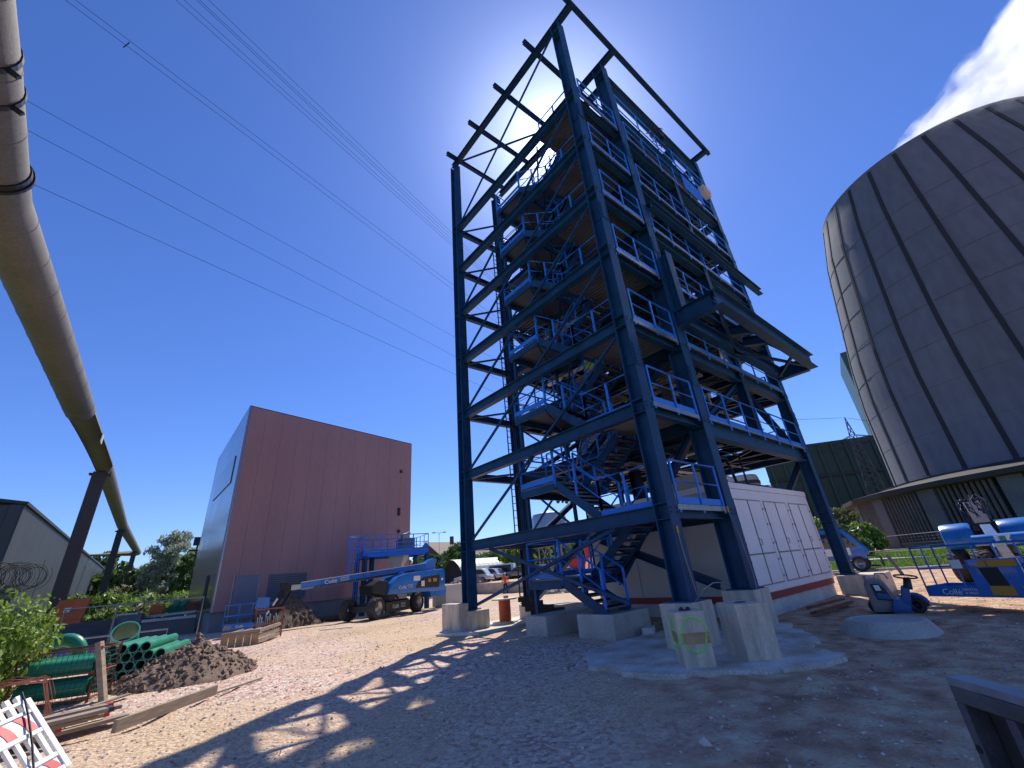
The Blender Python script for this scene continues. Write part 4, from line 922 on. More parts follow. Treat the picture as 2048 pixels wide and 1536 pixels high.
# formwork panel at the lower right
FP = thing('formwork_panel', 'heavy grey ribbed formwork panel standing on edge at the lower right', 'formwork', (3.99, .76, 0))
e0 = V((3.99, .76, 0)); fdv = V((-.70, -.715, 0)).normalized(); fn = V((.715, -.70, 0)).normalized()
FM = mat('formwork_grey', (.10, .105, .11), .5, .2, .35, 5, .3, 40); FM2 = mat('formwork_top_lit', (.23, .245, .28), .4, .3, .3, 6)  # top rail gets a paler, bluer copy with the sky's light painted in
def fq(u, v, z): return e0+fdv*u+fn*v+V((0, 0, z))
def fb(nm, m_, u0, u1, v0, v1, z0, z1, b=.006):
    m = MB(); m.prism([fq(u0, v0, z0), fq(u1, v0, z0), fq(u1, v1, z0), fq(u0, v1, z0)], (0, 0, z1-z0)); return m.build(nm, m_, FP, bevel=b)
fb('top_rail', FM2, 0, 2.2, 0, .13, .955, 1.0); fb('front_rail', FM, 0, 2.2, 0, .012, .87, .953); fb('bottom_rail', FM, 0, 2.2, 0, .13, .0, .05)
fb('back_skin', mat('plywood_dark', (.06, .05, .045), .6, 0, .3, 4), .02, 2.18, .118, .13, .05, .953)
for k, u in enumerate((0, .30, .62, .94, 1.26, 1.6, 1.94)):
    fb('rib', FM, u, u+.055, .0, .115, .052, .868)
    m = MB()
    for z in (.25, .45, .65):
        c = fq(u+.0275, -.004, z); m.cyl(c, c+fn*.003, .02, n=10)
    m.build('rib_hole', BLACK, FP)
fb('cross_rail', FM, .06, 2.1, .06, .115, .42, .47)

# red and white barrier at the lower left
BR = thing('traffic_barrier', 'red and white plastic barrier panel leaning over at the lower left corner', 'barrier', (-.25, 8.89, .02))
Pq, Qq = V((-.91, 9.24, .86)), V((-.25, 8.89, .02)); ev = (Pq-Qq); BH = ev.length; ev.normalize(); wv = V((-.60, -.785, -.15)); wv = (wv-ev*wv.dot(ev)).normalized(); bnv = ev.cross(wv).normalized()
if bnv.dot(V((0, 0, 1.8))-Qq) < 0: bnv = -bnv
def bq(u, v, o=0): return Qq+wv*u+ev*(v*BH)+bnv*o
def bb(nm, m_, u0, u1, v0, v1, o0, o1, bev=.008):
    m = MB(); m.prism([bq(u0, v0, o0), bq(u1, v0, o0), bq(u1, v1, o0), bq(u0, v1, o0)], bnv*(o1-o0)); return m.build(nm, m_, BR, bevel=bev)
bb('frame', WHITE, 0, .07, 0, .93, -.03, .03); bb('frame', WHITE, 1.93, 2.0, 0, .93, -.03, .03)
for v0, v1 in ((0, .05), (.17, .22), (.50, .55), (.76, .80), (.89, .93)): bb('rail', WHITE, .07, 1.93, v0, v1, -.028, .028)
bb('panel', WHITE, .07, 1.93, .55, .76, -.012, .012, .002); bb('panel', WHITE, .07, 1.93, .05, .17, -.012, .012, .002)
RS = mat('barrier_red', (.55, .035, .055), .5, 0, .15, 6)
m = MB()
for k in range(8):
    u = .09+k*.235
    for v0, v1, sh in ((.552, .758, .09), (.052, .168, .06)):
        pts = [bq(u+sh*t_*t_, v0+(v1-v0)*t_, .014) for t_ in (0, .33, .66, 1)]+[bq(u+.11+sh*t_*t_, v0+(v1-v0)*t_, .014) for t_ in (1, .66, .33, 0)]
        m.prism([p for p in pts], bnv*.003)
m.build('stripe', RS, BR)
m = MB()
for k in range(15):
    u = .10+k*.125; m.prism([bq(u, .22, -.02), bq(u+.045, .22, -.02), bq(u+.045, .50, -.02), bq(u, .50, -.02)], bnv*.04)
m.build('slats', WHITE, BR)
m = MB()
for k in range(15):
    u = .09+k*.125
    for v0, v1 in ((.80, .89), (.93, 1.0)): m.prism([bq(u, v0, -.025), bq(u+.05, v0, -.025), bq(u+.05, v1, -.025), bq(u, v1, -.025)], bnv*.05)
m.build('top_teeth', WHITE, BR)
m = MB(); m.prism([bq(.95, .23, .02), bq(1.45, .23, .02), bq(1.45, .47, .02), bq(.95, .47, .02)], bnv*.02); m.build('blank_plate', WHITE, BR)
cb = thing('cable', 'thin black twisted cable draped over the leaning barrier', 'cable', tuple(Pq)); m = MB()
m.tube([bq(.06, 1.02, .03)+V((0, 0, .0)), bq(.10, .9, .05), bq(.16, .7, .045), bq(.28, .4, .05), bq(.42, .1, .05), bq(.5, -.1, .05)], .012, 5); m.build('strand', BLACK, cb)

# ---------------------------------------------------------------- left yard
def plank(a, b, w_, h_, m_, name, label, cat='timber', group=None):
    a, b = V(a), V(b); m = MB(); m.bar((0, 0, 0), b-a, w_, h_); o = m.build(name, m_, None, bevel=.006); o.location = a; return tag(o, label, cat, group)
plank((.10, 10.40, .09), (1.60, 11.95, .10), .07, .17, WOOD, 'timber_beam', 'long weathered timber beam lying alone on the pink gravel')
plank((1.45, 11.9, .03), (2.6, 12.8, .03), .05, .03, WOOD, 'batten', 'thin batten continuing past the end of the long timber beam')
plank((-.30, 13.5, .02), (.25, 13.9, .06), .14, .03, WOOD, 'board', 'flat grey board lying at the foot of the upright post')
o = plank((-.16, 14.2, -.02), (-.50, 14.32, 1.12), .18, .10, WOOD, 'timber_post', 'stout squared timber post leaning in front of the green pipes', 'post')
# pile of scaffold boards with red ends
rr = random.Random(11)
bl = ['lowest grey board of the pile by the barrier, red clip on its end', 'second board up in the pile by the barrier', 'board with a broken end in the pile by the barrier', 'middle board of the pile, its end wrapped in red', 'split board sticking out of the pile towards the yard', 'short thick board near the top of the pile', 'long straight board along the back of the pile', 'topmost board of the pile with a dark metal tip']
for k in range(8):
    y = 11.9-k*.16+rr.uniform(-.05, .05); z = .05+(k % 4)*.075; x1 = .02+rr.uniform(-.45, .25)-(.15 if k % 2 else 0)
    t = thing('scaffold_board', bl[k], 'board', (x1-2.0, y-.5, z), None, 'boards piled by the barrier')
    a = V((x1-2.3, y-.75, z)); b = V((x1, y-.10+rr.uniform(-.1, .1), z+rr.uniform(0, .05)))
    MB().bar(a, b, .2, .055).build('plank', WOOD, t, bevel=.006)
    if k in (0, 3, 5, 7): d = (b-a).normalized(); MB().bar(b-d*.06, b+d*.012, .21, .065).build('end_clip', DKSTEEL if k == 7 else REDP, t, bevel=.004)

def pipe(c, d, L_, r, label, group, t_=.018, cat='pipe'):
    c, d = V(c), V(d).normalized(); t = thing('drain_pipe', label, cat, tuple(c), None, group); a, b = frame(d, (0, 0, 1)); n = 24
    pr = [(0, r-t_), (0, r), (L_, r), (L_, r-t_), (0, r-t_)]
    vs = [c+d*p+(a*math.cos(2*math.pi*k/n)+b*math.sin(2*math.pi*k/n))*q for p, q in pr[:4] for k in range(n)]
    m = MB(); m.add(vs, [(i*n+k, i*n+(k+1) % n, ((i+1) % 4)*n+(k+1) % n, ((i+1) % 4)*n+k) for i in range(4) for k in range(n)]); m.build('tube', GREENP, t, smooth=True)
    pr = [(-.004, r-t_-.004), (-.004, r+.003), (.02, r+.003), (.02, r-t_-.004)]
    vs = [c+d*p+(a*math.cos(2*math.pi*k/n)+b*math.sin(2*math.pi*k/n))*q for p, q in pr for k in range(n)]
    m = MB(); m.add(vs, [(i*n+k, i*n+(k+1) % n, ((i+1) % 4)*n+(k+1) % n, ((i+1) % 4)*n+k) for i in range(4) for k in range(n)]); m.build('rim', GREENL, t)
    return t
rows = ['bottom', 'second', 'third', 'top']; cols = ['leftmost', 'second from the left', 'third from the left', 'fourth from the left', 'fifth from the left', 'rightmost']
pr_ = .118; dv = V((.28, .96, 0)); tv = V((.96, -.28, 0)); c0 = V((-.42, 16.9, pr_+.02))
for r in range(4):
    nc = 6 if r % 2 == 0 else 5
    for c in range(nc):
        if r == 3 and c > 3: continue
        off = tv*(c*2.03*pr_+(pr_ if r % 2 else 0))+V((0, 0, r*1.75*pr_))+dv*rr.uniform(-.05, .08)
        cn = ('rightmost' if c == nc-1 else cols[c])
        pipe(c0+off, dv, 2.6, pr_, 'green drain pipe, %s row of the bundle, %s in its row' % (rows[r], cn), 'green pipes in the stacked bundle')
pipe((-.12, 18.9, 1.10), (.05, .8, -.62), .75, .34, 'wide green pipe bend tipped open above the bundle', None, .03)
t = thing('pipe_bend', 'bright green pipe bend arching over the mesh crate', 'pipe', (-1.2, 16.6, .6)); m = MB(); tdv = V((.95, -.3, 0)).normalized()
m.tube([V((-1.25, 16.8, .78))+tdv*(-.36*math.cos(a_))+V((0, 0, .36*math.sin(a_))) for a_ in [math.pi*k_/14*1.05-.1 for k_ in range(15)]], .15, 16); m.build('tube', GREENP, t, smooth=True)
# mesh crate with big green pipes lying in it
CR = thing('mesh_crate', 'rusty mesh crate leaning under its load of thick green pipes', 'crate', (-1.3, 14.6, 0))
def cr(u, v, z): return V((-1.72, 14.75, 0))+V((.93, -.36, 0)).normalized()*u*.92+V((.36, .93, 0))*v*.8+V((0, 0, z))
m = MB()
for z in (.08, 1.0): m.tube([cr(0, 0, z), cr(1.5, 0, z), cr(1.5, 1.1, z), cr(0, 1.1, z), cr(0, 0, z)], .028, 6)
for u, v in ((0, 0), (1.5, 0), (1.5, 1.1), (0, 1.1)): m.tube([cr(u, v, 0), cr(u, v, 1.04)], .03, 6)
m.tube([cr(0, 0, .55), cr(1.5, 0, .55), cr(1.5, 1.1, .55)], .018, 6); m.build('frame', RUSTY, CR)
m = MB()
for k in range(1, 15): m.tube([cr(k*.1, 0, .1), cr(k*.1, 0, 1.0)], .005, 4)
for k in range(1, 9): m.tube([cr(0, 0, .1+k*.1), cr(1.5, 0, .1+k*.1)], .005, 4)
for k in range(1, 11): m.tube([cr(1.5, k*.1, .1), cr(1.5, k*.1, 1.0)], .005, 4)
for k in range(1, 9): m.tube([cr(1.5, 0, .1+k*.1), cr(1.5, 1.1, .1+k*.1)], .005, 4)
m.build('wire_mesh', DKSTEEL, CR)
ul = V((.93, -.36, 0)).normalized()
for k, (v, z, lab) in enumerate(((.3, .28, 'front lower'), (.78, .28, 'back lower'), (.3, .68, 'front upper'), (.8, .7, 'back upper'))):
    pipe(cr(.05, v, z), ul, 1.22, .17, 'thick green pipe lying inside the mesh crate, %s one' % lab, 'thick green pipes in the mesh crate', .02)
# low metal frame lying in front of the crate
t = thing('bent_mesh', 'bundle of bent reinforcing mesh behind the barrier', 'mesh', (-1.6, 12.4, 0)); m = MB()
for k in range(11):
    o_ = rr.uniform(-.07, .07); m.tube([(-2.6, 12.2+k*.09, .5+o_), (-1.5, 12.4+k*.09, .72+o_), (-1.05+o_, 12.5+k*.09, .66-o_), (-.93+o_, 12.5+k*.09, .34), (-.9-o_, 12.5+k*.09, .05)], rr.uniform(.005, .009), 5)
m.build('rods', RUSTY, t)
m = MB(); m.prism([(-.62, 15.3, .1), (-.28, 15.05, .1), (-.22, 15.05, .6), (-.55, 15.3, .62)], (.02, .03, 0)); tag(m.build('orange_board', ORNG, None), 'small orange board between the crate and the post', 'board')

# mounds
def mound(name, label, c, rx, ry, h, m_, seed, rot=0, lumps=260, ls=.07):
    r = random.Random(seed); n = 56; vs = []; fs = []; t = thing(name, label, 'earth mound', c)
    for j in range(n):
        for i in range(n):
            u, v = (i/(n-1)*2-1)*1.15, (j/(n-1)*2-1)*1.15; d = math.hypot(u, v); a = math.atan2(v, u)
            e_ = d*(1+.18*mnoise.noise(V((math.cos(a)*1.5+seed, math.sin(a)*1.5, 0))))
            z = h*max(0, 1-e_)**.9*(1+.25*mnoise.noise(V((u*3+seed, v*3, 1))))+.5*h*max(0, 1-e_)*.3*mnoise.noise(V((u*9, v*9, seed)))
            x, y = u*rx, v*ry; ca, sa = math.cos(rot), math.sin(rot)
            X, Y = c[0]+x*ca-y*sa, c[1]+x*sa+y*ca
            vs.append((X, Y, gh(X, Y)+z+(.035*mnoise.noise(V((X*9, Y*9, seed))) if e_ < 1 else -.06)))
    fs = [(j*n+i, j*n+i+1, (j+1)*n+i+1, (j+1)*n+i) for j in range(n-1) for i in range(n-1)]
    MB().add(vs, fs).build('soil', m_, t, smooth=True)
    m = MB(); F = [(0, 2, 4), (2, 1, 4), (1, 3, 4), (3, 0, 4), (2, 0, 5), (1, 2, 5), (3, 1, 5), (0, 3, 5)]
    for k in range(lumps):
        a = r.random()*6.28; d = r.random()**.6*1.08; i = min(n-1, max(0, int((d*math.cos(a)/1.15+1)/2*(n-1)))); j = min(n-1, max(0, int((d*math.sin(a)/1.15+1)/2*(n-1))))
        p = V(vs[j*n+i]); s = ls*(.25+r.random()**3*1.6); q = [p+V((r.uniform(.6, 1.3)*s*b[0], r.uniform(.6, 1.3)*s*b[1], r.uniform(.5, 1)*s*b[2]+s*.2)) for b in [(1, .2, 0), (-1, 0, .2), (0, 1, 0), (.2, -1, 0), (0, 0, 1), (0, 0, -1)]]
        m.add(q, F)
    o = m.build('clods', m_, t); tag(o, kind='stuff')
SOIL = mat('soil', (.19, .13, .09), .95, 0, .4, 5, .8, 30, fine=.3)
SOIL2 = mat('soil_dark', (.13, .095, .07), .95, 0, .4, 3, .8, 25, fine=.3)
mound('earth_mound', 'sunlit heap of crumbly brown earth beside the green pipe bundle', (1.42, 15.35, 0), 1.45, 1.55, .85, SOIL, 3, R(10), 1100, .055)
mound('earth_mound', 'dark earth heap against the plinth of the maroon building', (6.9, 29.6, 0), 2.2, 1.4, 1.7, SOIL2, 8, R(10), 400, .1)
mound('rubble_heap', 'pale rubble and foil heap behind the concrete wall end', (26.6, 42.5, 0), 3.6, 2.0, 1.6, mat('rubble_pink', (.36, .24, .20), .9, 0, .4, 4, .6, 15), 5, 0, 500, .16)
mound('rubble_heap', 'small heap of broken concrete seen under the tower stairs', (27.2, 27.2, 0), 2.4, 1.6, .8, CONC, 6, 0, 500, .2)
# formwork / crate stack on the gravel
ST = thing('timber_formwork', 'low stack of muddy timber formwork in front of the lift basket', 'formwork', (2.9, 22.1, 0))
g0, g1 = V((2.8, 21.9, 0)), V((4.0, 21.5, 0)); g2 = V((5.2, 23.6, 0)); gd = (g1-g0).normalized(); gd2 = (g2-g1).normalized()
m = MB()
for k in range(5): a = g0+gd*(k*.26); m.prism([a, a+gd*.23, a+gd*.23+V((0, 0, .42)), a+V((0, 0, .42))], gd2*.05)
m.build('front_boards', WOODL, ST)
m = MB()
m.bar(g0+V((0, 0, .47)), g1+V((0, 0, .50)), .12, .1); m.bar(g1+V((0, 0, .12)), g2+V((0, 0, .12)), .1, .12); m.bar(g1+V((0, 0, .48)), g2+V((0, 0, .52)), .1, .12); m.bar(g1+V((0, 0, .3)), g2+V((0, 0, .3)), .04, .16)
for k in range(4): a = g0+gd*(k*.35)+gd2*.3; m.bar(a+V((0, 0, .44)), a+gd2*1.6+V((0, 0, .46)), .16, .05)
m.bar(g0+gd2*1.9, g0+gd2*1.9+V((0, 0, .5)), .1); m.build('bearers', WOOD, ST)
t = thing('steel_stillage', 'rusty red steel stillage full of upright props beside the lift basket', 'stillage', (4.6, 23.4, 0)); m = MB()
def sq(x, y, z): return V((4.25+x, 23.9+y, z))
for z in (.55, 1.15): m.tube([sq(0, 0, z), sq(1.1, -.1, z), sq(1.2, .6, z), sq(.1, .7, z), sq(0, 0, z)], .035, 5)
for x, y in ((0, 0), (1.1, -.1), (1.2, .6), (.1, .7)): m.tube([sq(x, y, 0), sq(x, y, 1.2)], .035, 5)
m.build('frame', RUSTY, t); m = MB()
for k in range(9): m.tube([sq(.1+k*.11, .1+(k % 3)*.15, .1), sq(.1+k*.11, .1+(k % 3)*.15, .85+.1*(k % 2))], .025, 5)
m.build('props', CONC2, t)
plank((7.0, 23.6, .03), (8.2, 22.6, .04), .10, .03, CONC2, 'pale_board', 'pale board lying on open gravel left of the blue lift')
# timber against plinth by lift wheel
for k, (dz, lab) in enumerate(((.06, 'lower dark sleeper by the lift wheel'), (.22, 'upper dark sleeper by the lift wheel'))):
    plank((8.2, 29.3-.1*k, dz), (10.2, 29.0, dz), .22, .14, WOODD, 'sleeper', lab, 'sleeper')
# cable reel on the slab
RE = thing('cable_reel', 'cable reel with red drum and pale round top standing on the slab', 'cable reel', (11.15, 14.5, .07)); c = V((11.15, 14.5, .07))
for z in (0, .78): m = MB(); m.lathe(c+V((0, 0, z)), [(0.001, 0), (.50, 0), (.50, .05), (.001, .05)], 32); m.build('flange', mat('reel_wood', (.56, .50, .38), .7, 0, .2, 4), RE)
m = MB(); m.lathe(c, [(.22, .05), (.22, .78)], 24)
for k in range(20): m.lathe(c+V((0, 0, .07+k*.035)), [(.22, 0), (.235, .008), (.235, .022), (.22, .03)], 24)
m.build('drum', mat('reel_orange', (.50, .11, .035), .6, 0, .2, 6), RE, smooth=True)
m = MB(); m.box((11.2, 14.45, .94), (.16, .12, .10)); tag(m.build('small_box', mat('card', (.35, .25, .12), .8), None, bevel=.01), 'little brown box on top of the cable reel', 'box')
# dark sleepers on the foundation
zz = .56
for k, (x, y, z, L_) in enumerate(((11.3, 12.0, .70, 2.0), (11.2, 12.05, .86, 1.5), (11.1, 12.1, 1.01, .8), (11.5, 11.95, .58, 2.4))):
    lab = ('dark sleeper in the middle of the stack behind the stair post', 'dark sleeper one below the top of the stack behind the stair post', 'short dark sleeper topmost on the stack behind the stair post', 'longest dark sleeper at the bottom of the stack behind the stair post')[k]
    a = V((x-.8, y+.5, z-.1)); d = V((.8, -.6, 0)); plank(a, a+d*L_*.5, .26, .15, WOODD, 'sleeper', lab, 'sleeper', 'dark sleepers stacked behind the stair')
# grey cabinet behind the lift
m = MB(); m.prism([(16.6, 28.2, 0), (18.6, 28.8, 0), (18.3, 30.2, 0), (16.3, 29.6, 0)], (0, 0, 1.35)); t = thing('transformer_box', 'plain grey steel box behind the blue boom lift', 'steel box', (17, 29, 0)); m.build('body', CREAM2, t, bevel=.02); m = MB(); m.prism([(18.62, 28.9, .2), (18.95, 29.0, .2), (18.75, 30.1, .2), (18.4, 30.0, .2)], (0, 0, .9)); m.build('side_door', CREAM2, t)
# retaining wall and cars
m = MB()
for k in range(8): y = 27.0+k*2.2; m.bx(27.92, 28.25, y, y+2.18, -.1, .98)
tag(m.build('concrete_wall', CONC, None, bevel=.01), 'low pale concrete retaining wall behind the person in orange', 'wall')
def make_car(name, label, colr, loc, rz, L_=4.3, H=1.48, van=False, group='cars parked beyond the low wall'):
    pm = mat('car_'+name+str(len(MATS)), colr, .25, .2, .04, 2, coat=.8, fine=.02)
    t = thing('parked_car', label, 'car', loc, rz, group); h = L_/2; W = .86
    lo_ = [(-h, .35), (-h+.05, .75), (-h+.5, .88), (h-1.15, .92), (h-.1, .72), (h, .35)]
    m = MB(); m.prism([(x, -W, z) for x, z in lo_], (0, 2*W, 0)); m.build('body', pm, t, bevel=.09, smooth=True)
    up = [(-h+.35, .86), (-h+.75, H-.06), (-h+1.2, H), (h-2.0, H-.02), (h-1.25, .90)] if not van else [(-h+.02, .8), (-h+.08, H), (h-1.6, H), (h-.8, .9)]
    m = MB(); m.prism([(x, -W+.09, z) for x, z in up], (0, 2*W-.18, 0)); m.build('cabin', pm, t, bevel=.08, smooth=True)
    gw = [(a[0]*.93+.02, .92+(a[1]-.9)*.82) for a in up]
    m = MB(); m.prism([(x, -W+.075, max(.92, z)) for x, z in gw], (0, 2*W-.15, 0)); m.build('side_window', GLASS, t)
    m = MB(); a, b = V((up[-1][0]-.06, 0, .95)), V((up[-2][0]+.04, 0, H-.08)); m.prism([a+V((.03, -.68, 0)), a+V((.03, .68, 0)), b+V((.03, .6, 0)), b+V((.03, -.6, 0))], (.02, 0, .01)); m.build('windscreen', GLASS, t)
    for x in (-h+.8, h-.85):
        for s in (-1, 1): wheel_s(t, (x, s*(W-.06), .32))
    for s in (-1, 1): m = MB(); m.box((h-.02, s*.62, .66), (.06, .3, .13)); m.build('headlight', WHITE, t)
    return t
def wheel_s(par, c):
    m = MB(); m.cyl((c[0], c[1]-.1, c[2]), (c[0], c[1]+.1, c[2]), .32, n=16); o = m.build('wheel', RUB, par); m = MB(); m.cyl((c[0], c[1]-.105, c[2]), (c[0], c[1]+.105, c[2]), .19, n=10); m.build('rim', GRAT, o)
ci = [('silver', 'silver car parked just right of the far left tower column', (.42, .43, .45), 54.6, 58, 0), ('black', 'black car parked second from the column in the row', (.02, .02, .022), 53.9, 60, 0), ('white', 'white van parked between the black and blue cars', (.7, .7, .7), 53.0, 62, 1),
      ('blue', 'dark blue car parked right of the white van', (.02, .05, .18), 52.0, 63, 0), ('navy', 'navy car beside the arched hall end', (.02, .03, .08), 51.2, 66, 0), ('grey', 'grey car behind the standing person', (.2, .21, .22), 50.4, 60, 0), ('pale', 'pale silver car right of the standing person', (.5, .51, .52), 49.4, 64, 0),
      ('blue2', 'bright blue car seen between the two left columns', (.03, .12, .4), 48.2, 62, 0), ('white2', 'white car partly hidden by the stair landing', (.65, .66, .66), 47.0, 66, 0), ('dark', 'dark grey car at the right end of the row under the stairs', (.06, .06, .065), 45.7, 62, 0), ('front', 'white car parked closest behind the low wall', (.6, .62, .63), 56.0, 52, 0)]
for nm, lab, cl, az, d, vn in ci:
    p = pol(az, d); make_car(nm, lab, cl, (p.x, p.y, gh(p.x, p.y)), R(az+70+rr.uniform(-8, 8)), 4.3 if not vn else 4.9, 1.48 if not vn else 1.95, bool(vn))
# ---------------------------------------------------------------- overhead pipe on legs
OP = thing('pipeline', 'huge brown clad pipe crossing overhead on tall single legs', 'pipeline', (-4.7, 47.2, 0))
zc = 12.55; R1 = .66
p_near, p_bend, p_l1, p_l2, p_l3, p_end = V((-3.95, -12, zc)), V((-5.15, 14.0, zc)), V((-4.55, 47.2, zc)), V((-4.1, 85, zc)), V((-2.75, 121, zc)), V((-2.4, 131, zc))
m = MB(); m.tube([p_near, V((-4.1, -2, zc)), V((-4.72, 6.5, zc)), V((-5.02, 10.6, zc)), V((-5.34, 14.2, zc)), V((-5.42, 15.2, zc)), V((-5.3, 19.5, zc)), V((-5.1, 28.5, zc)), V((-5.0, 33.5, zc))], R1, 28); m.build('pipe', PIPEC, OP, smooth=True)
m = MB(); m.tube([V((-5.0, 33.4, zc)), p_l1, p_l2, p_l3, p_end], [.62, .56, .6, .6, .6], 24); m.build('pipe', PIPEC, OP, smooth=True)
def ringclamp(p, r, w_, name, nub=True):
    m = MB(); n = 28; vs = []
    for yy, rr2 in ((-w_/2, r), (-w_/2, r+.06), (w_/2, r+.06), (w_/2, r)):
        vs += [p+V((math.cos(2*math.pi*k/n)*rr2, yy, math.sin(2*math.pi*k/n)*rr2)) for k in range(n)]
    m.add(vs, [(i*n+k, i*n+(k+1) % n, ((i+1) % 4)*n+(k+1) % n, ((i+1) % 4)*n+k) for i in range(4) for k in range(n)])
    if nub: m.bar(p+V((r-.10, 0, -.30)), p+V((r+.13, 0, -.42)), .07, .10)
    return m.build(name, BLACK, OP)
ringclamp(V((-4.99, 10.15, zc)), R1-.02, .12, 'clamp'); ringclamp(V((-5.07, 11.15, zc)), R1-.02, .12, 'clamp'); ringclamp(V((-5.31, 13.9, zc)), R1-.01, .26, 'collar', False)
ringclamp(V((-5.31, 14.0, zc)), R1+.03, .09, 'collar', False)
ctr_ = [(-12, -3.95), (-2, -4.1), (6.5, -4.72), (10.6, -5.02), (14.2, -5.34), (15.2, -5.42), (19.5, -5.3), (28.5, -5.1), (33.4, -5.0)]
for k in range(22):   # overlapping laps of the sheet cladding
    y = -6+k*1.83
    for (ya, xa), (yb, xb) in zip(ctr_, ctr_[1:]):
        if ya <= y < yb:
            c = V((xa+(xb-xa)*(y-ya)/(yb-ya), y, zc)); n = 28; vs = []
            for yy, q in ((0, R1-.002), (.012, R1+.011), (.05, R1+.011), (.09, R1-.002)): vs += [c+V((math.cos(2*math.pi*j/n)*q, yy, math.sin(2*math.pi*j/n)*q)) for j in range(n)]
            m = MB(); m.add(vs, [(i*n+j, i*n+(j+1) % n, (i+1)*n+(j+1) % n, (i+1)*n+j) for i in range(3) for j in range(n)]); m.build('cladding_lap', PIPEC, OP, smooth=True)
m = MB(); m.bx(-4.86+.62, -4.86+.66, 38, 38.9, zc-.5, zc+.1); m.build('number_plate', CREAM2, OP)
for p, wd, mt in ((p_l1, .85, RUSTB), (p_l2, .75, DKSTEEL), (p_l3, .8, RUSTB)):
    m = MB(); m.ibeam((p.x-.05, p.y, 0), (p.x-.05, p.y, zc-.85), wd*.8, wd, up=(0, 1, 0), tw=.05, tf=.06); m.build('leg', mt, OP)
    m = MB(); m.box((p.x, p.y, zc-.78), (wd+.5, .6, .12)); m.box((p.x, p.y, zc-.66), (.9, .5, .14)); m.build('saddle', mt, OP)
m = MB(); m.tube([(-2.5, 128, 6.2), (6, 131, 5.4)], .55, 12); m.tube([(-22, 130, 12), (-2.5, 130, 12.4)], .6, 12); m.build('branch_pipe', PIPEC, OP, smooth=True)

# ---------------------------------------------------------------- long shed at the left
SH = thing('shed', 'long dark shed with ribbed grey walls behind the overhead pipe', 'shed', (-10.9, 64, 0))
RIB = mat('ribbed_wall', (.19, .195, .19), .5, .1, .12, .4, fine=.06, stretch=(1, 3, .4)); RIBD = mat('ribbed_wall_dark', (.05, .055, .065), .55, .1, .2, .5)
a, b = V((-10.9, 64, 0)), V((-9.6, 172, 0)); H = 11.9
m = MB(); m.corr(a, b-a, (0, 0, H), .42, -.07, n=(1, 0, 0)); m.build('side_wall', RIB, SH)
m = MB(); m.corr(V((-50, 66, 0)), a-V((-50, 66, 0)), (0, 0, H), 1.6, .16, n=(0, -1, 0)); m.build('front_wall', RIBD, SH)
m = MB(); m.prism([a+V((.2, -.25, H)), b+V((.2, 0, H)), b+V((-20, 0, H+2.5)), a+V((-20, 0, H+2.5))], (0, 0, .3)); m.prism([a+V((-20, -.25, H+2.5)), b+V((-20, 0, H+2.5)), b+V((-40, 0, H)), V((-50.3, 65.7, H))], (0, 0, .3)); m.build('roof', DKSTEEL, SH)
m = MB(); m.bx(a.x+.1, a.x+.28, 84, 84.4, 0, 8.2); m.bx(a.x+.5, a.x+.72, 112, 112.3, 0, 6); m.build('downpipe', DKSTEEL, SH)
# side annex wall with coiled wire on top
AN = thing('annex_wall', 'low ribbed annex wall topped by a pale ledge', 'wall', (-9, 42, 0))
m = MB(); m.corr(V((-13.5, 44, 0)), V((6.6, 3.2, 0)), (0, 0, 2.9), .3, .05, n=(.4, -.9, 0)); m.build('cladding', RIB, AN)
m = MB(); m.prism([V((-13.6, 43.8, 2.9)), V((-6.8, 47.0, 2.9)), V((-7.0, 47.6, 2.9)), V((-13.8, 44.4, 2.9))], (0, 0, .5)); m.build('ledge', PLINTH, AN)
RW = thing('wire_coil', 'tangled coils of dark barbed wire above the annex ledge', 'barbed wire', (-9, 45, 3.4)); m = MB(); pts = []
for k in range(900):
    t_ = k/900; a_ = k*.42; rr2 = .82+.2*math.sin(k*.05); c = V((-12.2+6.2*t_, 44.0+3.0*t_, 4.25)); pts.append(c+V((math.sin(a_*.13)*.25, math.cos(a_)*rr2*.5, math.sin(a_)*rr2))+V((math.cos(a_)*rr2*.9, 0, 0)))
m.tube(pts, .017, 4); m.build('coil', WOODD, RW)

# orange sheet, site fence, dark low wall
m = MB(); m.prism([(-4.7, 43.3, .05), (-2.7, 39.2, .05), (-2.35, 39.0, 2.45), (-4.1, 43.2, 2.5)], (.06, .04, 0)); OS = m.build('orange_sheet', ORNG, None); tag(OS, 'big orange sheet panel propped beside the left bushes', 'panel')
m = MB(); m.prism([(-3.52, 40.7, 1.75), (-3.20, 40.05, 1.75), (-3.16, 40.03, 2.0), (-3.48, 40.68, 2.0)], (-.03, -.02, 0)); m.build('notice', WHITE, OS)
def mesh_fence(label, a, b, h, n_v=22, name='mesh_fence', group='mesh fence panels round the site', r=.03):
    a, b = V(a), V(b); t = thing(name, label, 'fence', tuple(a), None, group); m = MB()
    m.tube([a, a+V((0, 0, h)), b+V((0, 0, h)), b], r, 6); m.tube([a+V((0, 0, .15)), b+V((0, 0, .15))], r*.8, 6); m.build('frame', GRAT, t)
    m = MB()
    for k in range(1, n_v): p = a.lerp(b, k/n_v); m.tube([p+V((0, 0, .15)), p+V((0, 0, h))], .006, 3)
    for z in (.6, 1.0, 1.4, 1.8):
        if z < h: m.tube([a+V((0, 0, z)), b+V((0, 0, z))], .009, 3)
    m.build('mesh', DKSTEEL, t)
mesh_fence('mesh fence panel standing left of the maroon building corner', (2.45, 27.2, 0), (-.75, 30.8, 0), 1.9)
mesh_fence('mesh fence panel between the green pipes and the orange sheet', (-.8, 31.0, 0), (-2.9, 34, 0), 1.9)
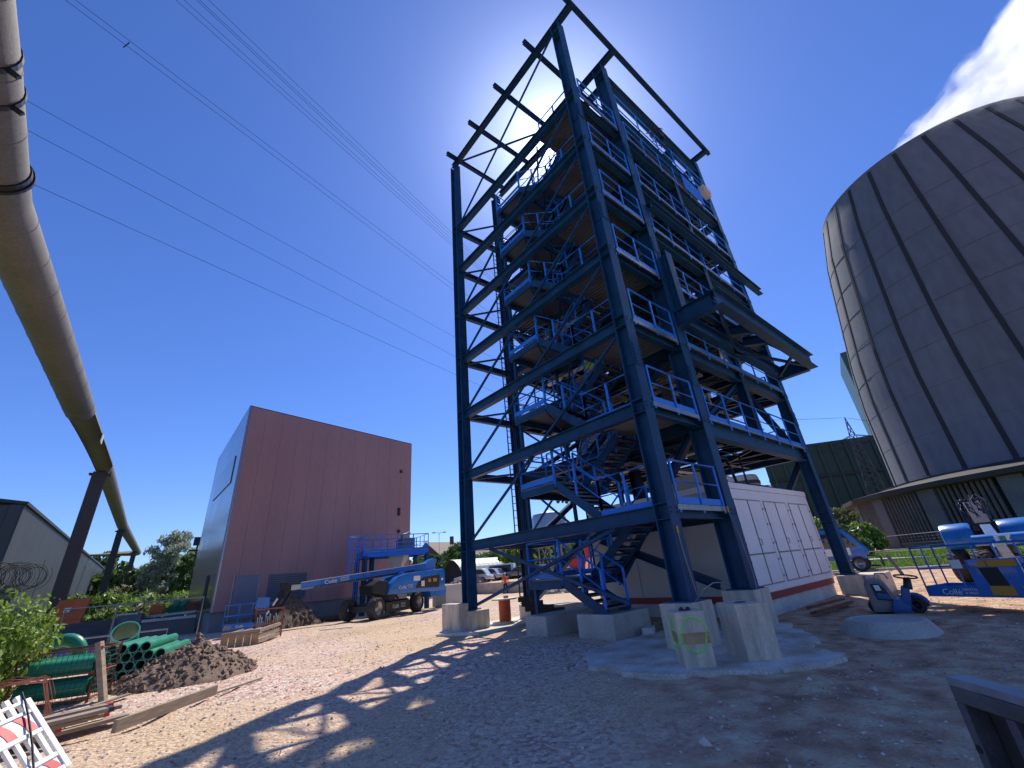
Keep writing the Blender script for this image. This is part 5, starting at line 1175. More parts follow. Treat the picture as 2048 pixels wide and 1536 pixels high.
mesh_fence('low mesh barrier just behind the green pipe bundle', (-1.4, 21.2, 0), (1.0, 21.0, 0), .95, 16)
LW = thing('blockwork_wall', 'low dark block wall topped with pale timbers beyond the mesh fence', 'wall', (0, 34, 0))
m = MB()
for a, b, h in (((-3.4, 36, 0), (-.8, 37, 0), 1.15), ((-.8, 37, 0), (.3, 36.2, 0), 1.3), ((.4, 36.0, 0), (3.0, 35.4, 0), .82)):
    a, b = V(a), V(b); d = (b-a).normalized(); m.prism([a, b, b+V((-d.y, d.x, 0))*.3, a+V((-d.y, d.x, 0))*.3], (0, 0, h))
m.build('blocks', mat('dark_block', (.14, .13, .14), .9, 0, .2, 2), LW)
m = MB(); m.bar((.4, 36.1, .9), (3.0, 35.5, .9), .35, .14); m.bar((.6, 37.1, 1.1), (3.0, 36.5, 1.15), .3, .12); m.bar((-.8, 37.1, 1.35), (.2, 36.4, 1.35), .3, .1); m.build('coping', CONC2, LW)
for x, y, lab, mt in ((1.0, 38, 'small orange crate beyond the dark block wall', ORNG), (2.9, 39, 'small red stack beside the silver gable', RUSTY)):
    m = MB(); m.box((x, y, 1.4), (.7, .5, .55)); m.box((x, y, 1.72), (.76, .56, .06)); tag(m.build('crate', mt, None, bevel=.02), lab, 'crate')
for x, lab in ((1.9, 'left green pipe end beyond the dark block wall'), (2.35, 'right green pipe end beyond the dark block wall')):
    m = MB(); m.tube([(x, 39, .9), (x, 39.1, 1.5), (x+.3, 39.2, 1.8)], .25, 14); tag(m.build('drain_pipe', GREENP, None, smooth=True), lab, 'pipe')

# ---------------------------------------------------------------- greenery
def leaves(name, blobs, n, size, m_, parent=None, seed=1, flat=.5, droop=0):
    r = random.Random(seed); vs = []; fs = []; wts = [(b[3]*b[4]*b[5])**.66 for b in blobs]; tot = sum(wts)
    cum = []; s = 0
    for q in wts: s += q/tot; cum.append(s)
    for _ in range(n):
        k = 0; x = r.random()
        while k < len(cum)-1 and cum[k] < x: k += 1
        b = blobs[k]; d = V((r.gauss(0, 1), r.gauss(0, 1), r.gauss(0, 1))).normalized(); q = (r.random()**.38)
        q *= 1+.28*mnoise.noise(d*2.2+V((k*3.1, 0, seed)))
        p = V((b[0]+d.x*b[3]*q, b[1]+d.y*b[4]*q, b[2]+d.z*b[5]*q))
        if p.z < .03: p.z = .03+r.random()*.15
        s_ = size*r.uniform(.55, 1.35); nn = (d*flat+V((r.uniform(-1, 1), r.uniform(-1, 1), r.uniform(-.4, 1)))).normalized(); a, b2 = frame(nn, (r.uniform(-1, 1), r.uniform(-1, 1), .1))
        i = len(vs); u = a*s_; v = b2*s_*.5
        vs += [p-u, p-v+nn*s_*.12, p+u-V((0, 0, droop*s_)), p+v+nn*s_*.12]; fs.append((i, i+1, i+2, i+3))
    me = bpy.data.meshes.new(name); off = OFF.get(parent.name, V((0, 0, 0))) if parent else V((0, 0, 0))
    me.from_pydata([tuple(V(q)-off) for q in vs], [], fs); return link_mesh(name, me, parent, m_)
LG = leafmat('leaf_green', (.07, .12, .03), (.14, .23, .06), (.24, .34, .11)); LY = leafmat('leaf_bright', (.11, .19, .025), (.24, .36, .055), (.38, .48, .12)); LGR = leafmat('leaf_silver', (.26, .31, .22), (.44, .50, .37), (.62, .67, .56), .45); LDK = leafmat('leaf_dark', (.04, .075, .024), (.085, .14, .045), (.15, .21, .07)); LBR = leafmat('leaf_olive', (.12, .13, .05), (.23, .24, .10), (.33, .35, .17))
BARK = mat('bark', (.16, .135, .11), .9, 0, .3, 5, .4, 20)
def tree(name, label, p, h, w_, m_, n, size, seed, tr=.35, group=None, cat='tree', nb=20, lean=0, core=True):
    r = random.Random(seed); p = V(p); t = thing(name, label, cat, tuple(p), None, group); blobs = []; m = MB()
    top = p+V((lean, 0, h*.72)); m.tube([p-V((0, 0, .2)), p+V((r.uniform(-.1, .1), 0, h*tr)), top], [h*.028, h*.02, h*.008], 7)
    for k in range(nb):
        a = 2.4*k+r.uniform(-.5, .5); e_ = (k+.5)/nb; prof = math.sin(math.pi*min(1, .22+.74*e_))**.7; rad = w_*.5*prof*r.uniform(.35, .92); z = h*(tr+.05+(1-tr-.12)*e_)
        c = p+V((math.cos(a)*rad+lean*e_, math.sin(a)*rad, z)); s = w_*r.uniform(.09, .17)*(1.15-.45*e_)
        blobs.append((c.x, c.y, c.z, s*r.uniform(.9, 1.4), s*r.uniform(.9, 1.4), s*r.uniform(.6, .95))); m.tube([p+V((lean*.5*e_, 0, h*tr*(.6+.5*e_))), (p+V((0, 0, z*.8))).lerp(c, .5), c], [h*.012, h*.007, h*.002], 5)
        if k % 4 == 0 and core: blobs.append((c.x*.75+p.x*.25, c.y*.75+p.y*.25, c.z, s*1.7, s*1.7, s*1.1))
    m.build('trunk', BARK, t, smooth=True); leaves('crown', blobs, n, size, m_, t, seed)
def bush(label, p, rx, ry, h, m_, n, size, seed, group=None, name='bush'):
    r = random.Random(seed); p = V(p); t = thing(name, label, 'bush', tuple(p), None, group); blobs = []; m = MB()
    for k in range(8):
        a = r.random()*6.28; q = r.random()**.5; c = (p.x+math.cos(a)*rx*.62*q, p.y+math.sin(a)*ry*.62*q, p.z+h*(.36+.28*r.random()*(1-q*.5))); blobs.append((*c, rx*r.uniform(.3, .5), ry*r.uniform(.3, .5), h*r.uniform(.28, .4)))
        m.tube([p, (p.x*.4+c[0]*.6, p.y*.4+c[1]*.6, c[2]*.6+p.z*.4), c], [.035, .025, .01], 5)
    m.build('stems', BARK, t); leaves('foliage', blobs, n, size, m_, t, seed)
bush('big leafy sunlit bush filling the left edge of the yard', (-3.3, 15.8, 0), 2.2, 2.2, 2.75, LY, 12000, .07, 2)
bush('lower leafy bush in front of the mesh crate at the left edge', (-2.75, 13.9, 0), 1.0, 1.0, 1.5, LY, 4200, .065, 22)
tree('tree', 'tall silvery willow tree just left of the maroon building', pol(88.3, 92), 13.2, 8.6, LGR, 9500, .24, 5, .22, lean=.6, nb=44, core=False)
tree('tree', 'smaller silvery tree touching the maroon building edge', pol(86.2, 84), 9.0, 5.5, LG, 3500, .32, 6, .25)
tree('tree', 'dark round tree rising over the long shed roof', pol(93.2, 185), 18.5, 12, LG, 3200, .65, 7, .3)
tree('tree', 'green tree between the second and third pipe legs', pol(91.8, 150), 12, 12, LG, 3500, .6, 8, .2)
tree('tree', 'dark green tree behind the third pipe leg', pol(90.0, 120), 9.5, 9, LDK, 3500, .5, 9, .2)
tree('tree', 'broad green tree behind the silvery willow', pol(87.0, 118), 11, 10, LDK, 3500, .5, 10, .2)
for k, (az, d, rx, h, mt, lab) in enumerate(((92.2, 62, 3.2, 3.4, LY, 'bright bush at the foot of the second pipe leg'), (90.6, 70, 4.5, 3.8, LG, 'wide bramble bush between the pipe legs'), (88.9, 58, 3.8, 3.0, LG, 'rounded bush beyond the middle of the mesh fence'), (87.4, 66, 4.2, 3.2, LY, 'yellow green bush below the silvery willow'), (85.6, 50, 2.3, 2.6, LG, 'bush squeezed against the silver gable wall'), (89.8, 48, 3.0, 2.3, LBR, 'olive coloured bush behind the dark block wall'), (91.6, 47, 2.2, 1.9, LY, 'low bright bush left of the dark block wall'), (94.3, 52, 1.8, 1.7, LG, 'small bush beside the orange sheet'), (87.8, 46, 2.6, 1.9, LY, 'low yellow green bush above the pale coping'), (93.6, 90, 4, 4.5, LG, 'tall bush between the shed and the second pipe leg'), (90.0, 95, 6, 5.5, LBR, 'tall olive bush in front of the far pipes'))):
    q = pol(az, d); bush(lab, (q.x, q.y, 0), rx, rx*.8, h, mt, 2600, .10+d*.0028, 40+k, group=None)
m = MB(); q = pol(90.0, 175); m.prism([(q.x-9, q.y, 0), (q.x+17, q.y, 0), (q.x+17, q.y+20, 0), (q.x-9, q.y+20, 0)], (0, 0, 11.0)); FS = m.build('far_shed', RIBD, None); tag(FS, 'dark distant shed half hidden behind the willow', 'shed')
m = MB(); m.prism([(q.x-9.4, q.y-.4, 11), (q.x+17.4, q.y-.4, 11), (q.x+17.4, q.y+20, 11.3), (q.x-9.4, q.y+20, 11.3)], (0, 0, .4)); m.build('roof', DKSTEEL, FS)
t = thing('conveyor', 'red inclined conveyor above a blue container left of the silver gable', 'conveyor', tuple(pol(86, 72))); q = pol(86.6, 72); q2 = pol(84.9, 72)
m = MB(); m.bar(q+V((0, 0, 1.6)), q2+V((0, 0, 3.6)), .5, .45); m.build('belt_frame', REDP, t); m = MB(); m.bar(q+V((.3, 0, .9)), q2+V((0, 0, .9)), 1.2, 1.1); m.build('skip', LIFTD, t)
t = thing('floodlight_mast', 'dark floodlight mast peeking out at the silver gable', 'mast', tuple(pol(86.35, 70))); q = pol(86.35, 70)
m = MB(); m.tube([q, q+V((0, 0, 8.2))], .12, 6); m.build('pole', DKSTEEL, t); m = MB(); m.box(q+V((0, 0, 8.7)), (1.0, .5, 1.0)); m.box(q+V((0, 0, 7.6)), (1.6, .3, .2)); m.build('lamp_head', BLACK, t)
# trees, house and hall beyond the car park
tl = ['dense tree at the left end of the row behind the arched hall', 'tall green tree behind the lift cab end', 'rounded tree below the brick gable', 'tree directly left of the far left column', 'tree directly right of the far left column', 'pale green tree above the arched hall roof', 'dark tree over the right end of the arched hall', 'broad tree behind the person in orange', 'tree showing between the two left tower columns', 'shady tree behind the stair landing', 'dark tree behind the white scaffold cross bars', 'bushy tree behind the red container', 'last tree of the row beside the white cabin']
for k, lab in enumerate(tl):
    az = 62.8-k*1.75; d = 96+(k % 3)*9; q = pol(az, d); tree('tree', lab, (q.x, q.y, 0), 6.2+(k % 4)*.9+(1.2 if k > 7 else 0), 9.5, [LG, LDK, LBR, LG][k % 4], 3000, .42, 60+k, .12)
q = pol(50.4, 74); tree('tree', 'bright green tree standing in front of the row by the back column', (q.x, q.y, .9), 5.2, 5.4, LY, 3200, .30, 90, .28)
q = pol(47.6, 78); tree('tree', 'dark leafy tree in front of the row under the first stair landing', (q.x, q.y, .9), 5.8, 6.0, LG, 3200, .30, 91, .2)
BH = thing('brick_house', 'old brick building with tiled gable roofs above the trees', 'house', tuple(pol(56, 150)))
def gable(a, b, dpt, zb, zr, hip=0):
    a, b = V(a), V(b); d = (b-a).normalized(); n = V((-d.y, d.x, 0)); 
    if n.dot(a) < 0: n = -n
    m = MB(); m.prism([a, b, b+n*dpt, a+n*dpt], (0, 0, zb)); c, e_ = a+n*dpt/2+V((0, 0, zr-.3)), b+n*dpt/2+V((0, 0, zr-.3))
    m.add([a+V((0, 0, zb)), a+n*dpt+V((0, 0, zb)), c], [(0, 1, 2)]); m.add([b+V((0, 0, zb)), b+n*dpt+V((0, 0, zb)), e_], [(0, 1, 2)]); m.build('wall', BRICK, BH)
    m = MB(); o = d*.5
    for s_ in (0, 1):
        q0 = a+n*(dpt*s_)+V((0, 0, zb-.2))+n*(-.6 if s_ == 0 else .6); q1 = b+n*(dpt*s_)+V((0, 0, zb-.2))+n*(-.6 if s_ == 0 else .6)
        m.prism([q0-o, q1+o, e_+o, c-o], (0, 0, .3))
    return m.build('roof', ROOFT, BH)
rf = gable(pol(60.2, 150), pol(56.8, 158), 14, 8.8, 13.6); gable(pol(57.2, 148), pol(48.8, 150), 16, 7.6, 12.2); gable(pol(66.0, 140), pol(59.6, 146), 14, 5.2, 7.6)
q = pol(58.7, 153); m = MB(); m.box(q+V((0, 0, 13.4)), (1.0, 1.0, 2.6)); m.build('chimney', BRICK, rf)
HL = thing('arched_hall', 'green arched sheet metal hall with a dark open end', 'hall', tuple(pol(57, 80)))
h0, h1 = pol(59.0, 76), pol(52.6, 82); hd_ = (h1-h0).normalized(); hn = V((-hd_.y, hd_.x, 0)); rad = 3.9; hn = hn if hn.dot(h0) > 0 else -hn
m = MB(); n = 18; vs = []
for j in range(25):
    s_ = (h1-h0).length*j/24
    for k in range(n+1): a_ = math.pi*k/n; rr2 = rad+(.05 if j % 2 else 0); vs.append(h0+hd_*s_+hn*(-math.cos(a_)*rr2)+V((0, 0, .9+math.sin(a_)*rr2*.92)))
m.add(vs, [(j*(n+1)+k, j*(n+1)+k+1, (j+1)*(n+1)+k+1, (j+1)*(n+1)+k) for j in range(24) for k in range(n)]); m.build('shell', mat('hall_green', (.33, .40, .34), .5, .2, .15, .5), HL)
m = MB(); e0_ = [h0+hd_*.8+hn*(-math.cos(math.pi*k/n)*(rad-.1))+V((0, 0, .9+math.sin(math.pi*k/n)*(rad-.1)*.92)) for k in range(n+1)]; m.prism(e0_, hd_*.2); m.build('end_shade', mat('hall_end_shade', (.07, .04, .035), .8), HL)  # dark sheet inside the open end, the shade within put into its colour
# lamp posts
def lamp(label, q, h, heads=2, s=1.0):
    t = thing('street_lamp', label, 'street lamp', tuple(q)); m = MB(); m.tube([q, q+V((0, 0, h))], [.09*s, .05*s], 6); m.build('pole', DKSTEEL, t)
    for k in range(heads):
        sd2 = (-1, 1)[k]; dd = V((math.sin(math.atan2(q.y, q.x)), -math.cos(math.atan2(q.y, q.x)), 0))*sd2; m = MB(); m.bar(q+V((0, 0, h)), q+dd*.9*s+V((0, 0, h+.1)), .07*s); m.box(q+dd*1.1*s+V((0, 0, h+.1)), (.5*s, .5*s, .14*s)); m.build('lamp_head', DKSTEEL, t)
lamp('slim twin arm street lamp right of the blue access platform', pol(60.3, 92), 10.4)
lamp('single arm lamp showing above the white cabin roof', pol(18.7, 62), 9.1, 1, 1.3)
m = MB(); t = thing('red_container', 'red container behind the stair landing', 'container', tuple(pol(43.3, 50))); q = pol(43.9, 50); q1 = pol(42.0, 50)
m.prism([q+V((0, 0, 1.6)), q1+V((0, 0, 1.6)), q1*1.05+V((0, 0, 1.6)), q*1.05+V((0, 0, 1.6))], (0, 0, 1.35)); m.build('box', REDP, t); m = MB(); m.bar(q+V((0, 0, .6)), q1+V((0, 0, .6)), 1, 1.9); m.build('base', BLACK, t)
m = MB(); q = pol(41.4, 52); m.prism([q+V((0, 0, .2)), pol(40.6, 52)+V((0, 0, .2)), pol(40.6, 54)+V((0, 0, .2)), q*1.03+V((0, 0, .2))], (0, 0, 2.4)); tag(m.build('white_hut', CREAM, None), 'small white hut beside the red container', 'hut')
t = thing('red_machine', 'red jib machine behind the small white hut', 'machine', tuple(pol(41.5, 57))); m = MB(); q = pol(41.6, 57)
for k in range(7): m.bar(q+V((-.6+.3*k, .2*k-.6, 2.4+.25*(k % 3))), q+V((-.8+.35*k, .2*k-.5, 3.8+.25*(k % 2))), .22)
m.bar(q+V((-1, -.5, .9)), q+V((1, .5, 2.6)), .6); m.build('frame', REDP, t)
SX = thing('scaffold', 'white cross braced scaffold frame in front of the trees', 'scaffold', tuple(pol(46.3, 42))); m = MB(); a, b = pol(47.6, 42), pol(44.7, 42)
for s_, e_ in ((0, .5), (.5, 1.0)):
    u, v = a.lerp(b, s_), a.lerp(b, e_); m.bar(u+V((0, 0, 1.5)), v+V((0, 0, 4.6)), .07); m.bar(u+V((0, 0, 4.6)), v+V((0, 0, 1.5)), .07)
for q in (a, a.lerp(b, .5), b): m.bar(q, q+V((0, 0, 4.7)), .09)
m.bar(a+V((0, 0, 4.6)), b+V((0, 0, 4.6)), .09); m.build('tubes', GRAT, SX)

# ---------------------------------------------------------------- right background
# cooling tower
D = 140; cp = pol(-5.1, D); CT = thing('cooling_tower', 'giant ribbed concrete cooling tower rising at the right edge', 'cooling tower', (cp.x, cp.y, 0))
CTM = mat('tower_concrete', (.130, .136, .158), .85, 0, .22, .05, .25, 1.2, fine=.12, stretch=(1, 1, .35)); CTR = mat('tower_rib', (.026, .026, .032), .9, 0, .2, .2)
prf = [(33.4, 10.4), (32.8, 12.7), (32.2, 31), (31.2, 41), (29.7, 50.8), (26.5, 71.2), (24.6, 79), (23.5, 83.6), (23.5, 84.4)]
m = MB(); m.lathe((cp.x, cp.y, 0), prf+[(22.9, 84.4), (22.9, 83), (25.8, 71), (31, 40), (32, 12)], 112); m.build('shell', CTM, CT, smooth=True)
NR = 28
for k in range(NR):
    a_ = 2*math.pi*(k+.35)/NR; c_, s_ = math.cos(a_), math.sin(a_)
    if c_*cp.x+s_*cp.y > .35*D: continue
    m = MB(); hw = .36
    vs = []
    for r2, z in prf[:-1]:
        t_ = V((-s_, c_, 0))
        for o, sgn in ((.14, -1), (.14, 1)): vs.append(V((cp.x+c_*(r2+o), cp.y+s_*(r2+o), z))+t_*hw*sgn)
        for o, sgn in ((-.3, 1), (-.3, -1)): vs.append(V((cp.x+c_*(r2+o), cp.y+s_*(r2+o), z))+t_*hw*sgn)
    q = len(prf)-1; m.add(vs, [(4*i+j, 4*i+(j+1) % 4, 4*i+4+(j+1) % 4, 4*i+4+j) for i in range(q-1) for j in range(4)]+[(0, 1, 2, 3), (4*q-1, 4*q-2, 4*q-3, 4*q-4)]); m.build('rib', CTR, CT)
m = MB()
for z, r2 in ((20, 32.55), (28, 32.3), (36, 31.75), (44, 30.85), (52, 29.55), (60, 28.3), (68, 27.05)): m.lathe((cp.x, cp.y, z), [(r2, 0), (r2+.03, .02), (r2+.03, .08), (r2-.05, .1)], 112)
m.build('lift_joint', mat('tower_joint', (.118, .122, .142), .9), CT)
m = MB(); m.lathe((cp.x, cp.y, 0), [(33.0, 12.2), (34.2, 11.9), (43.9, 10.2), (43.9, 9.4), (41.5, 9.2)], 24); m.lathe((cp.x, cp.y, 0), [(35.5, 11.8), (35.5, 12.0), (35.8, 12.0), (35.8, 11.7)], 48)
m.build('skirt_roof', mat('skirt_roof', (.032, .03, .03), .8, 0, .25, .3), CT)  # roof colour darkened for its unlit look, shade painted in
NB = 22; LV1 = mat('louvre_bar', (.10, .095, .09), .8, 0, .25, .5); PIER = mat('skirt_pier', (.12, .125, .135), .85, 0, .25, .3)
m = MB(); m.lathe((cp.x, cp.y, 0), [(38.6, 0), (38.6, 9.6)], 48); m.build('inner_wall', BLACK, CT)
for k in range(NB):
    a0 = 2*math.pi*k/NB+R(11.7); am = a0+math.pi/NB
    if math.cos(am)*cp.x+math.sin(am)*cp.y > .1*D: continue
    p0 = V((cp.x+math.cos(a0)*42.2, cp.y+math.sin(a0)*42.2, 0)); p1 = V((cp.x+math.cos(a0+2*math.pi/NB)*42.2, cp.y+math.sin(a0+2*math.pi/NB)*42.2, 0)); dd = (p1-p0).normalized(); nr = V((dd.y, -dd.x, 0)); L_ = (p1-p0).length
    inn = (cp-p0).normalized()
    m = MB(); m.prism([p0+inn*.0, p0+dd*2.8, p0+dd*2.8+inn*3.6, p0+inn*3.6], (0, 0, 9.6)); m.build('pier', PIER, CT)
    for j in range(10):
        q = p0+dd*(3.4+j*(L_-3.7)/10); m = MB(); m.cyl(q+inn*.4, q+inn*.4+V((0, 0, 9.5)), .27, n=8); m.build('louvre_bar', LV1, CT, smooth=True)
    m = MB(); m.prism([p0+dd*3.3+inn*-.1, p1+inn*-.1, p1+inn*2.4, p0+dd*3.3+inn*2.4], (0, 0, 1.0)); m.build('sill', LV1, CT)
# steam: a closed body of vapour
SM = bpy.data.materials.new('steam'); SM.use_nodes = True; t = SM.node_tree; t.nodes.remove(t.nodes['Principled BSDF']); pv = t.nodes.new('ShaderNodeVolumePrincipled'); tc_ = t.nodes.new('ShaderNodeTexCoord'); nz = t.nodes.new('ShaderNodeTexNoise'); nz.inputs['Scale'].default_value = .12; nz.inputs['Detail'].default_value = 7; nz.inputs['Roughness'].default_value = .62
t.links.new(tc_.outputs['Object'], nz.inputs[0]); mr_ = t.nodes.new('ShaderNodeMapRange'); mr_.inputs[1].default_value = .44; mr_.inputs[2].default_value = .60; mr_.inputs[4].default_value = .16; t.links.new(nz.outputs[0], mr_.inputs[0]); t.links.new(mr_.outputs[0], pv.inputs['Density'])
pv.inputs['Color'].default_value = (1, 1, 1, 1); pv.inputs['Anisotropy'].default_value = .3; t.links.new(pv.outputs[0], t.nodes['Material Output'].inputs['Volume'])
m = MB(); c = cp; vs = []; n = 72
for j in range(43):
    t_ = j/42; ctr = V((c.x, c.y, 79))+V((6, -68, 42))*t_; rx = 22.9+10*t_
    for k in range(n):
        a_ = 2*math.pi*k/n; rr2 = rx*(1+(.16*mnoise.noise(V((math.cos(a_)*1.6, math.sin(a_)*1.6, t_*6)))+.10*mnoise.noise(V((math.cos(a_)*5, math.sin(a_)*5, t_*16)))+.05*mnoise.noise(V((math.cos(a_)*13, math.sin(a_)*13, t_*34))))*min(1, t_*7)); vs.append(ctr+V((math.cos(a_)*rr2, math.sin(a_)*rr2, 0)))
m.add(vs, [(j*n+k, j*n+(k+1) % n, (j+1)*n+(k+1) % n, (j+1)*n+k) for j in range(42) for k in range(n)]+[tuple(range(n))[::-1], tuple(range(42*n, 43*n))]); tag(m.build('steam', SM, None), kind='stuff')
# green buildings
GB = thing('green_building', 'dark green clad industrial building behind the power pylon', 'building', tuple(pol(14, 190)))
a, b = pol(18.9, 178), pol(8.0, 196); n_ = V((.97, .24, 0)); d = (b-a).normalized()
def hz(z0, za, zb, o0=0, nm='wall', mt=DGREEN, aa=None, bb_=None):
    A, B2 = (aa or a), (bb_ or b); m = MB(); m.add([A-n_*o0+V((0, 0, z0)), B2-n_*o0+V((0, 0, z0)), B2+n_*30+V((0, 0, z0)), A+n_*30+V((0, 0, z0)), A-n_*o0+V((0, 0, za)), B2-n_*o0+V((0, 0, zb)), B2+n_*30+V((0, 0, zb)), A+n_*30+V((0, 0, za))], [(0, 3, 2, 1), (4, 5, 6, 7), (0, 1, 5, 4), (1, 2, 6, 5), (2, 3, 7, 6), (3, 0, 4, 7)]); return m.build(nm, mt, GB)
hz(0, 35.5, 36.2, 0); m = MB()
for k in range(9): q = a.lerp(b, (k+.5)/9); m.box(q-n_*.3+V((0, 0, 17.5)), (.8, .8, 35))
m.build('wall_rib', DGREEN, GB); m = MB(); m.bar(a-n_*.4+V((0, 0, 24)), b-n_*.4+V((0, 0, 24)), .6, .9); m.build('band', DKSTEEL, GB)
a2, b2 = pol(7.9, 215), pol(-2, 215); m = MB(); m.prism([a2, b2, b2+n_*30, a2+n_*30], (0, 0, 76)); tag(m.build('green_tower_block', mat('green_block', (.05, .12, .09), .5, 0, .2, .08), None), 'tall green block showing as a strip beside the cooling tower', 'building')
# pylon
PY = thing('power_pylon', 'lattice power pylon with drooping cross arms before the green building', 'pylon', tuple(pol(9.9, 158))); pc = pol(9.9, 158); m = MB(); px_ = V((math.sin(R(9.9)), -math.cos(R(9.9)), 0)); py_ = V((math.cos(R(9.9)), math.sin(R(9.9)), 0))
def pp_(s, t_, z):
    hw = 3.2*(1-z/29)*.75+.9 if z < 29 else .9*(1-(z-29)/7.5)+.03
    return pc+px_*hw*s+py_*hw*t_+V((0, 0, z))
zs = [0, 5, 9.5, 13.5, 17, 20, 22.6, 25, 27, 29, 31, 33, 35, 36.4]
for s, t_ in ((-1, -1), (1, -1), (1, 1), (-1, 1)): m.tube([pp_(s, t_, z) for z in zs], .12, 4)
for z0, z1 in zip(zs, zs[1:]):
    for (s0, t0), (s1, t1) in (((-1, -1), (1, -1)), ((1, -1), (1, 1)), ((1, 1), (-1, 1)), ((-1, 1), (-1, -1))):
        m.bar(pp_(s0, t0, z0), pp_(s1, t1, z1), .12); m.bar(pp_(s1, t1, z0), pp_(s0, t0, z1), .12); m.bar(pp_(s0, t0, z1), pp_(s1, t1, z1), .1)
m.build('lattice', mat('pylon_steel', (.10, .10, .10), .5, .3, .3, 2), PY)
for s in (-1, 1):
    m = MB()
    for t_ in (-.8, .8): m.bar(pc+py_*t_+px_*s*.9+V((0, 0, 30.6)), pc+px_*s*9.5+V((0, 0, 27.6)), .16); m.bar(pc+py_*t_+px_*s*.9+V((0, 0, 28.2)), pc+px_*s*9.5+V((0, 0, 27.4)), .16)
    for k in range(5): u = .9+8*k/5; m.bar(pc+px_*s*u+V((0, 0, 28.2-.8*k/5)), pc+px_*s*(u+1.4)+V((0, 0, 30.2-2.6*(k+.5)/5)), .1)
    m.build('cross_arm', DKSTEEL, PY)
def wire(label, a, b, sag, r, group, z_mid=None):
    a, b = V(a), V(b); pts = [a.lerp(b, k/24)-V((0, 0, 4*sag*(k/24)*(1-k/24))) for k in range(25)]; m = MB(); m.tube(pts, r, 4); o = m.build('power_line', WIREM, None); tag(o, label, 'power line', group)
tip = pc+V((0, 0, 36.4))
wire('earth wire running left from the pylon tip', tip, pol(24, 150)+V((0, 0, 44)), .5, .05, None); wire('conductor running left from the pylon arm', pc+px_*-9+V((0, 0, 29.5)), pol(24, 140)+V((0, 0, 38)), .5, .05, None)
wire('earth wire running right from the pylon tip', tip, pol(3, 170)+V((0, 0, 30)), .5, .05, None)
G1 = ['upper wire of the spaced pair crossing the sky', 'lower wire of the spaced pair crossing the sky', 'first and highest of the five close wires', 'second of the five close wires', 'third of the five close wires', 'fourth of the five close wires', 'lowest of the five close wires', 'upper of the three lone wires leaving the overhead pipe', 'middle of the three lone wires leaving the overhead pipe', 'lowest of the three lone wires leaving the overhead pipe']
WP = [((-9.95, 24.14, 34), (19.63, 33.82, 34)), ((-10.39, 24.47, 34), (20.08, 34.60, 34)), ((-5.02, 24.58, 42), (19.49, 33.44, 42)), ((-5.53, 24.97, 42), (19.77, 33.94, 42)), ((-5.70, 25.09, 42), (20.06, 34.44, 42)), ((-6.41, 25.62, 42), (20.35, 34.95, 42)), ((-6.86, 25.96, 42), (20.61, 35.40, 42)),
      ((-10.81, 27.06, 28), (20.70, 35.77, 28)), ((-10.2, 27.09, 26), (21.2, 36.68, 26)), ((-9.68, 28.95, 24), (21.64, 37.49, 24))]
for lab, (a, b) in zip(G1, WP):
    a, b = V(a), V(b); d = b-a; m = MB(); m.tube([a-d*1.2, a-d*.5, a, a+d*.5, b, b+d*1.5, b+d*4], .016, 4); tag(m.build('power_line', WIREM, None), lab, 'power line', 'overhead power lines')
q = pol(106.87, 1); e_ = 32.2/math.tan(R(50.69)); q = pol(106.87, e_)+V((0, 0, 34)); m = MB(); m.bar(q+V((-.25, .35, 0)), q+V((.05, -.2, 0)), .05); tag(m.build('wire_spacer', BLACK, None), 'small spacer clipped between the pair of wires', 'spacer')
# round banded tank and its neighbour
TK = thing('banded_tank', 'round concrete tank with dark bands above the white cabin', 'tank', tuple(pol(21.9, 122))); q = pol(21.9, 122); m = MB()
m.lathe(q, [(4.3, 0), (4.3, 18.4), (4.0, 19.2), (0.01, 19.4)], 32); m.build('wall', CONC, TK, smooth=True); m = MB()
for z in (13.2, 15.0, 16.9): m.lathe(q+V((0, 0, z)), [(4.32, 0), (4.45, .05), (4.45, .8), (4.32, .85)], 32)
m.build('band', DKSTEEL, TK)
m = MB(); q = pol(24.3, 132); m.lathe(q, [(2.4, 0), (2.4, 20.5), (2.2, 21.2), (.01, 21.3)], 20); tag(m.build('silo', CONC, None, smooth=True), 'narrow plain silo left of the banded tank', 'silo')
m = MB(); q = pol(45.9, 120); m.lathe(q, [(4.8, 0), (4.8, 14.5), (4.3, 15.6), (.01, 16.6)], 24); tag(m.build('silo', mat('silo_silver', (.45, .46, .48), .35, .6, .15, .6), None, smooth=True), 'silvery silo glimpsed behind the second stair landing', 'silo')
# trees and bank under the green building
for k, (az, d, h, w_, mt, lab) in enumerate(((13.6, 100, 8.2, 7.5, LBR, 'olive rounded tree left of the cooling tower skirt'), (15.9, 96, 6.6, 8, LY, 'bright tree beyond the far right column'), (18.0, 104, 7.0, 8, LG, 'green tree above the right end of the white cabin'), (12.4, 88, 4.6, 6, LY, 'low yellow green tree at the corner of the cooling tower skirt'), (14.4, 78, 4.4, 6.5, LG, 'dense low tree behind the blue site vehicle'), (17.0, 74, 4.6, 7, LDK, 'dark low tree behind the blue site vehicle'))):
    q = pol(az, d); tree('tree', lab, (q.x, q.y, 0), h, w_, mt, 3000, .36, 110+k, .1)
m = MB(); a = pol(17.5, 92); m.box(a+V((0, 0, 2.0)), (3, 16, 4.0)); tag(m.build('low_building', RIBD, None), 'low dark building half hidden beyond the far right column', 'building')
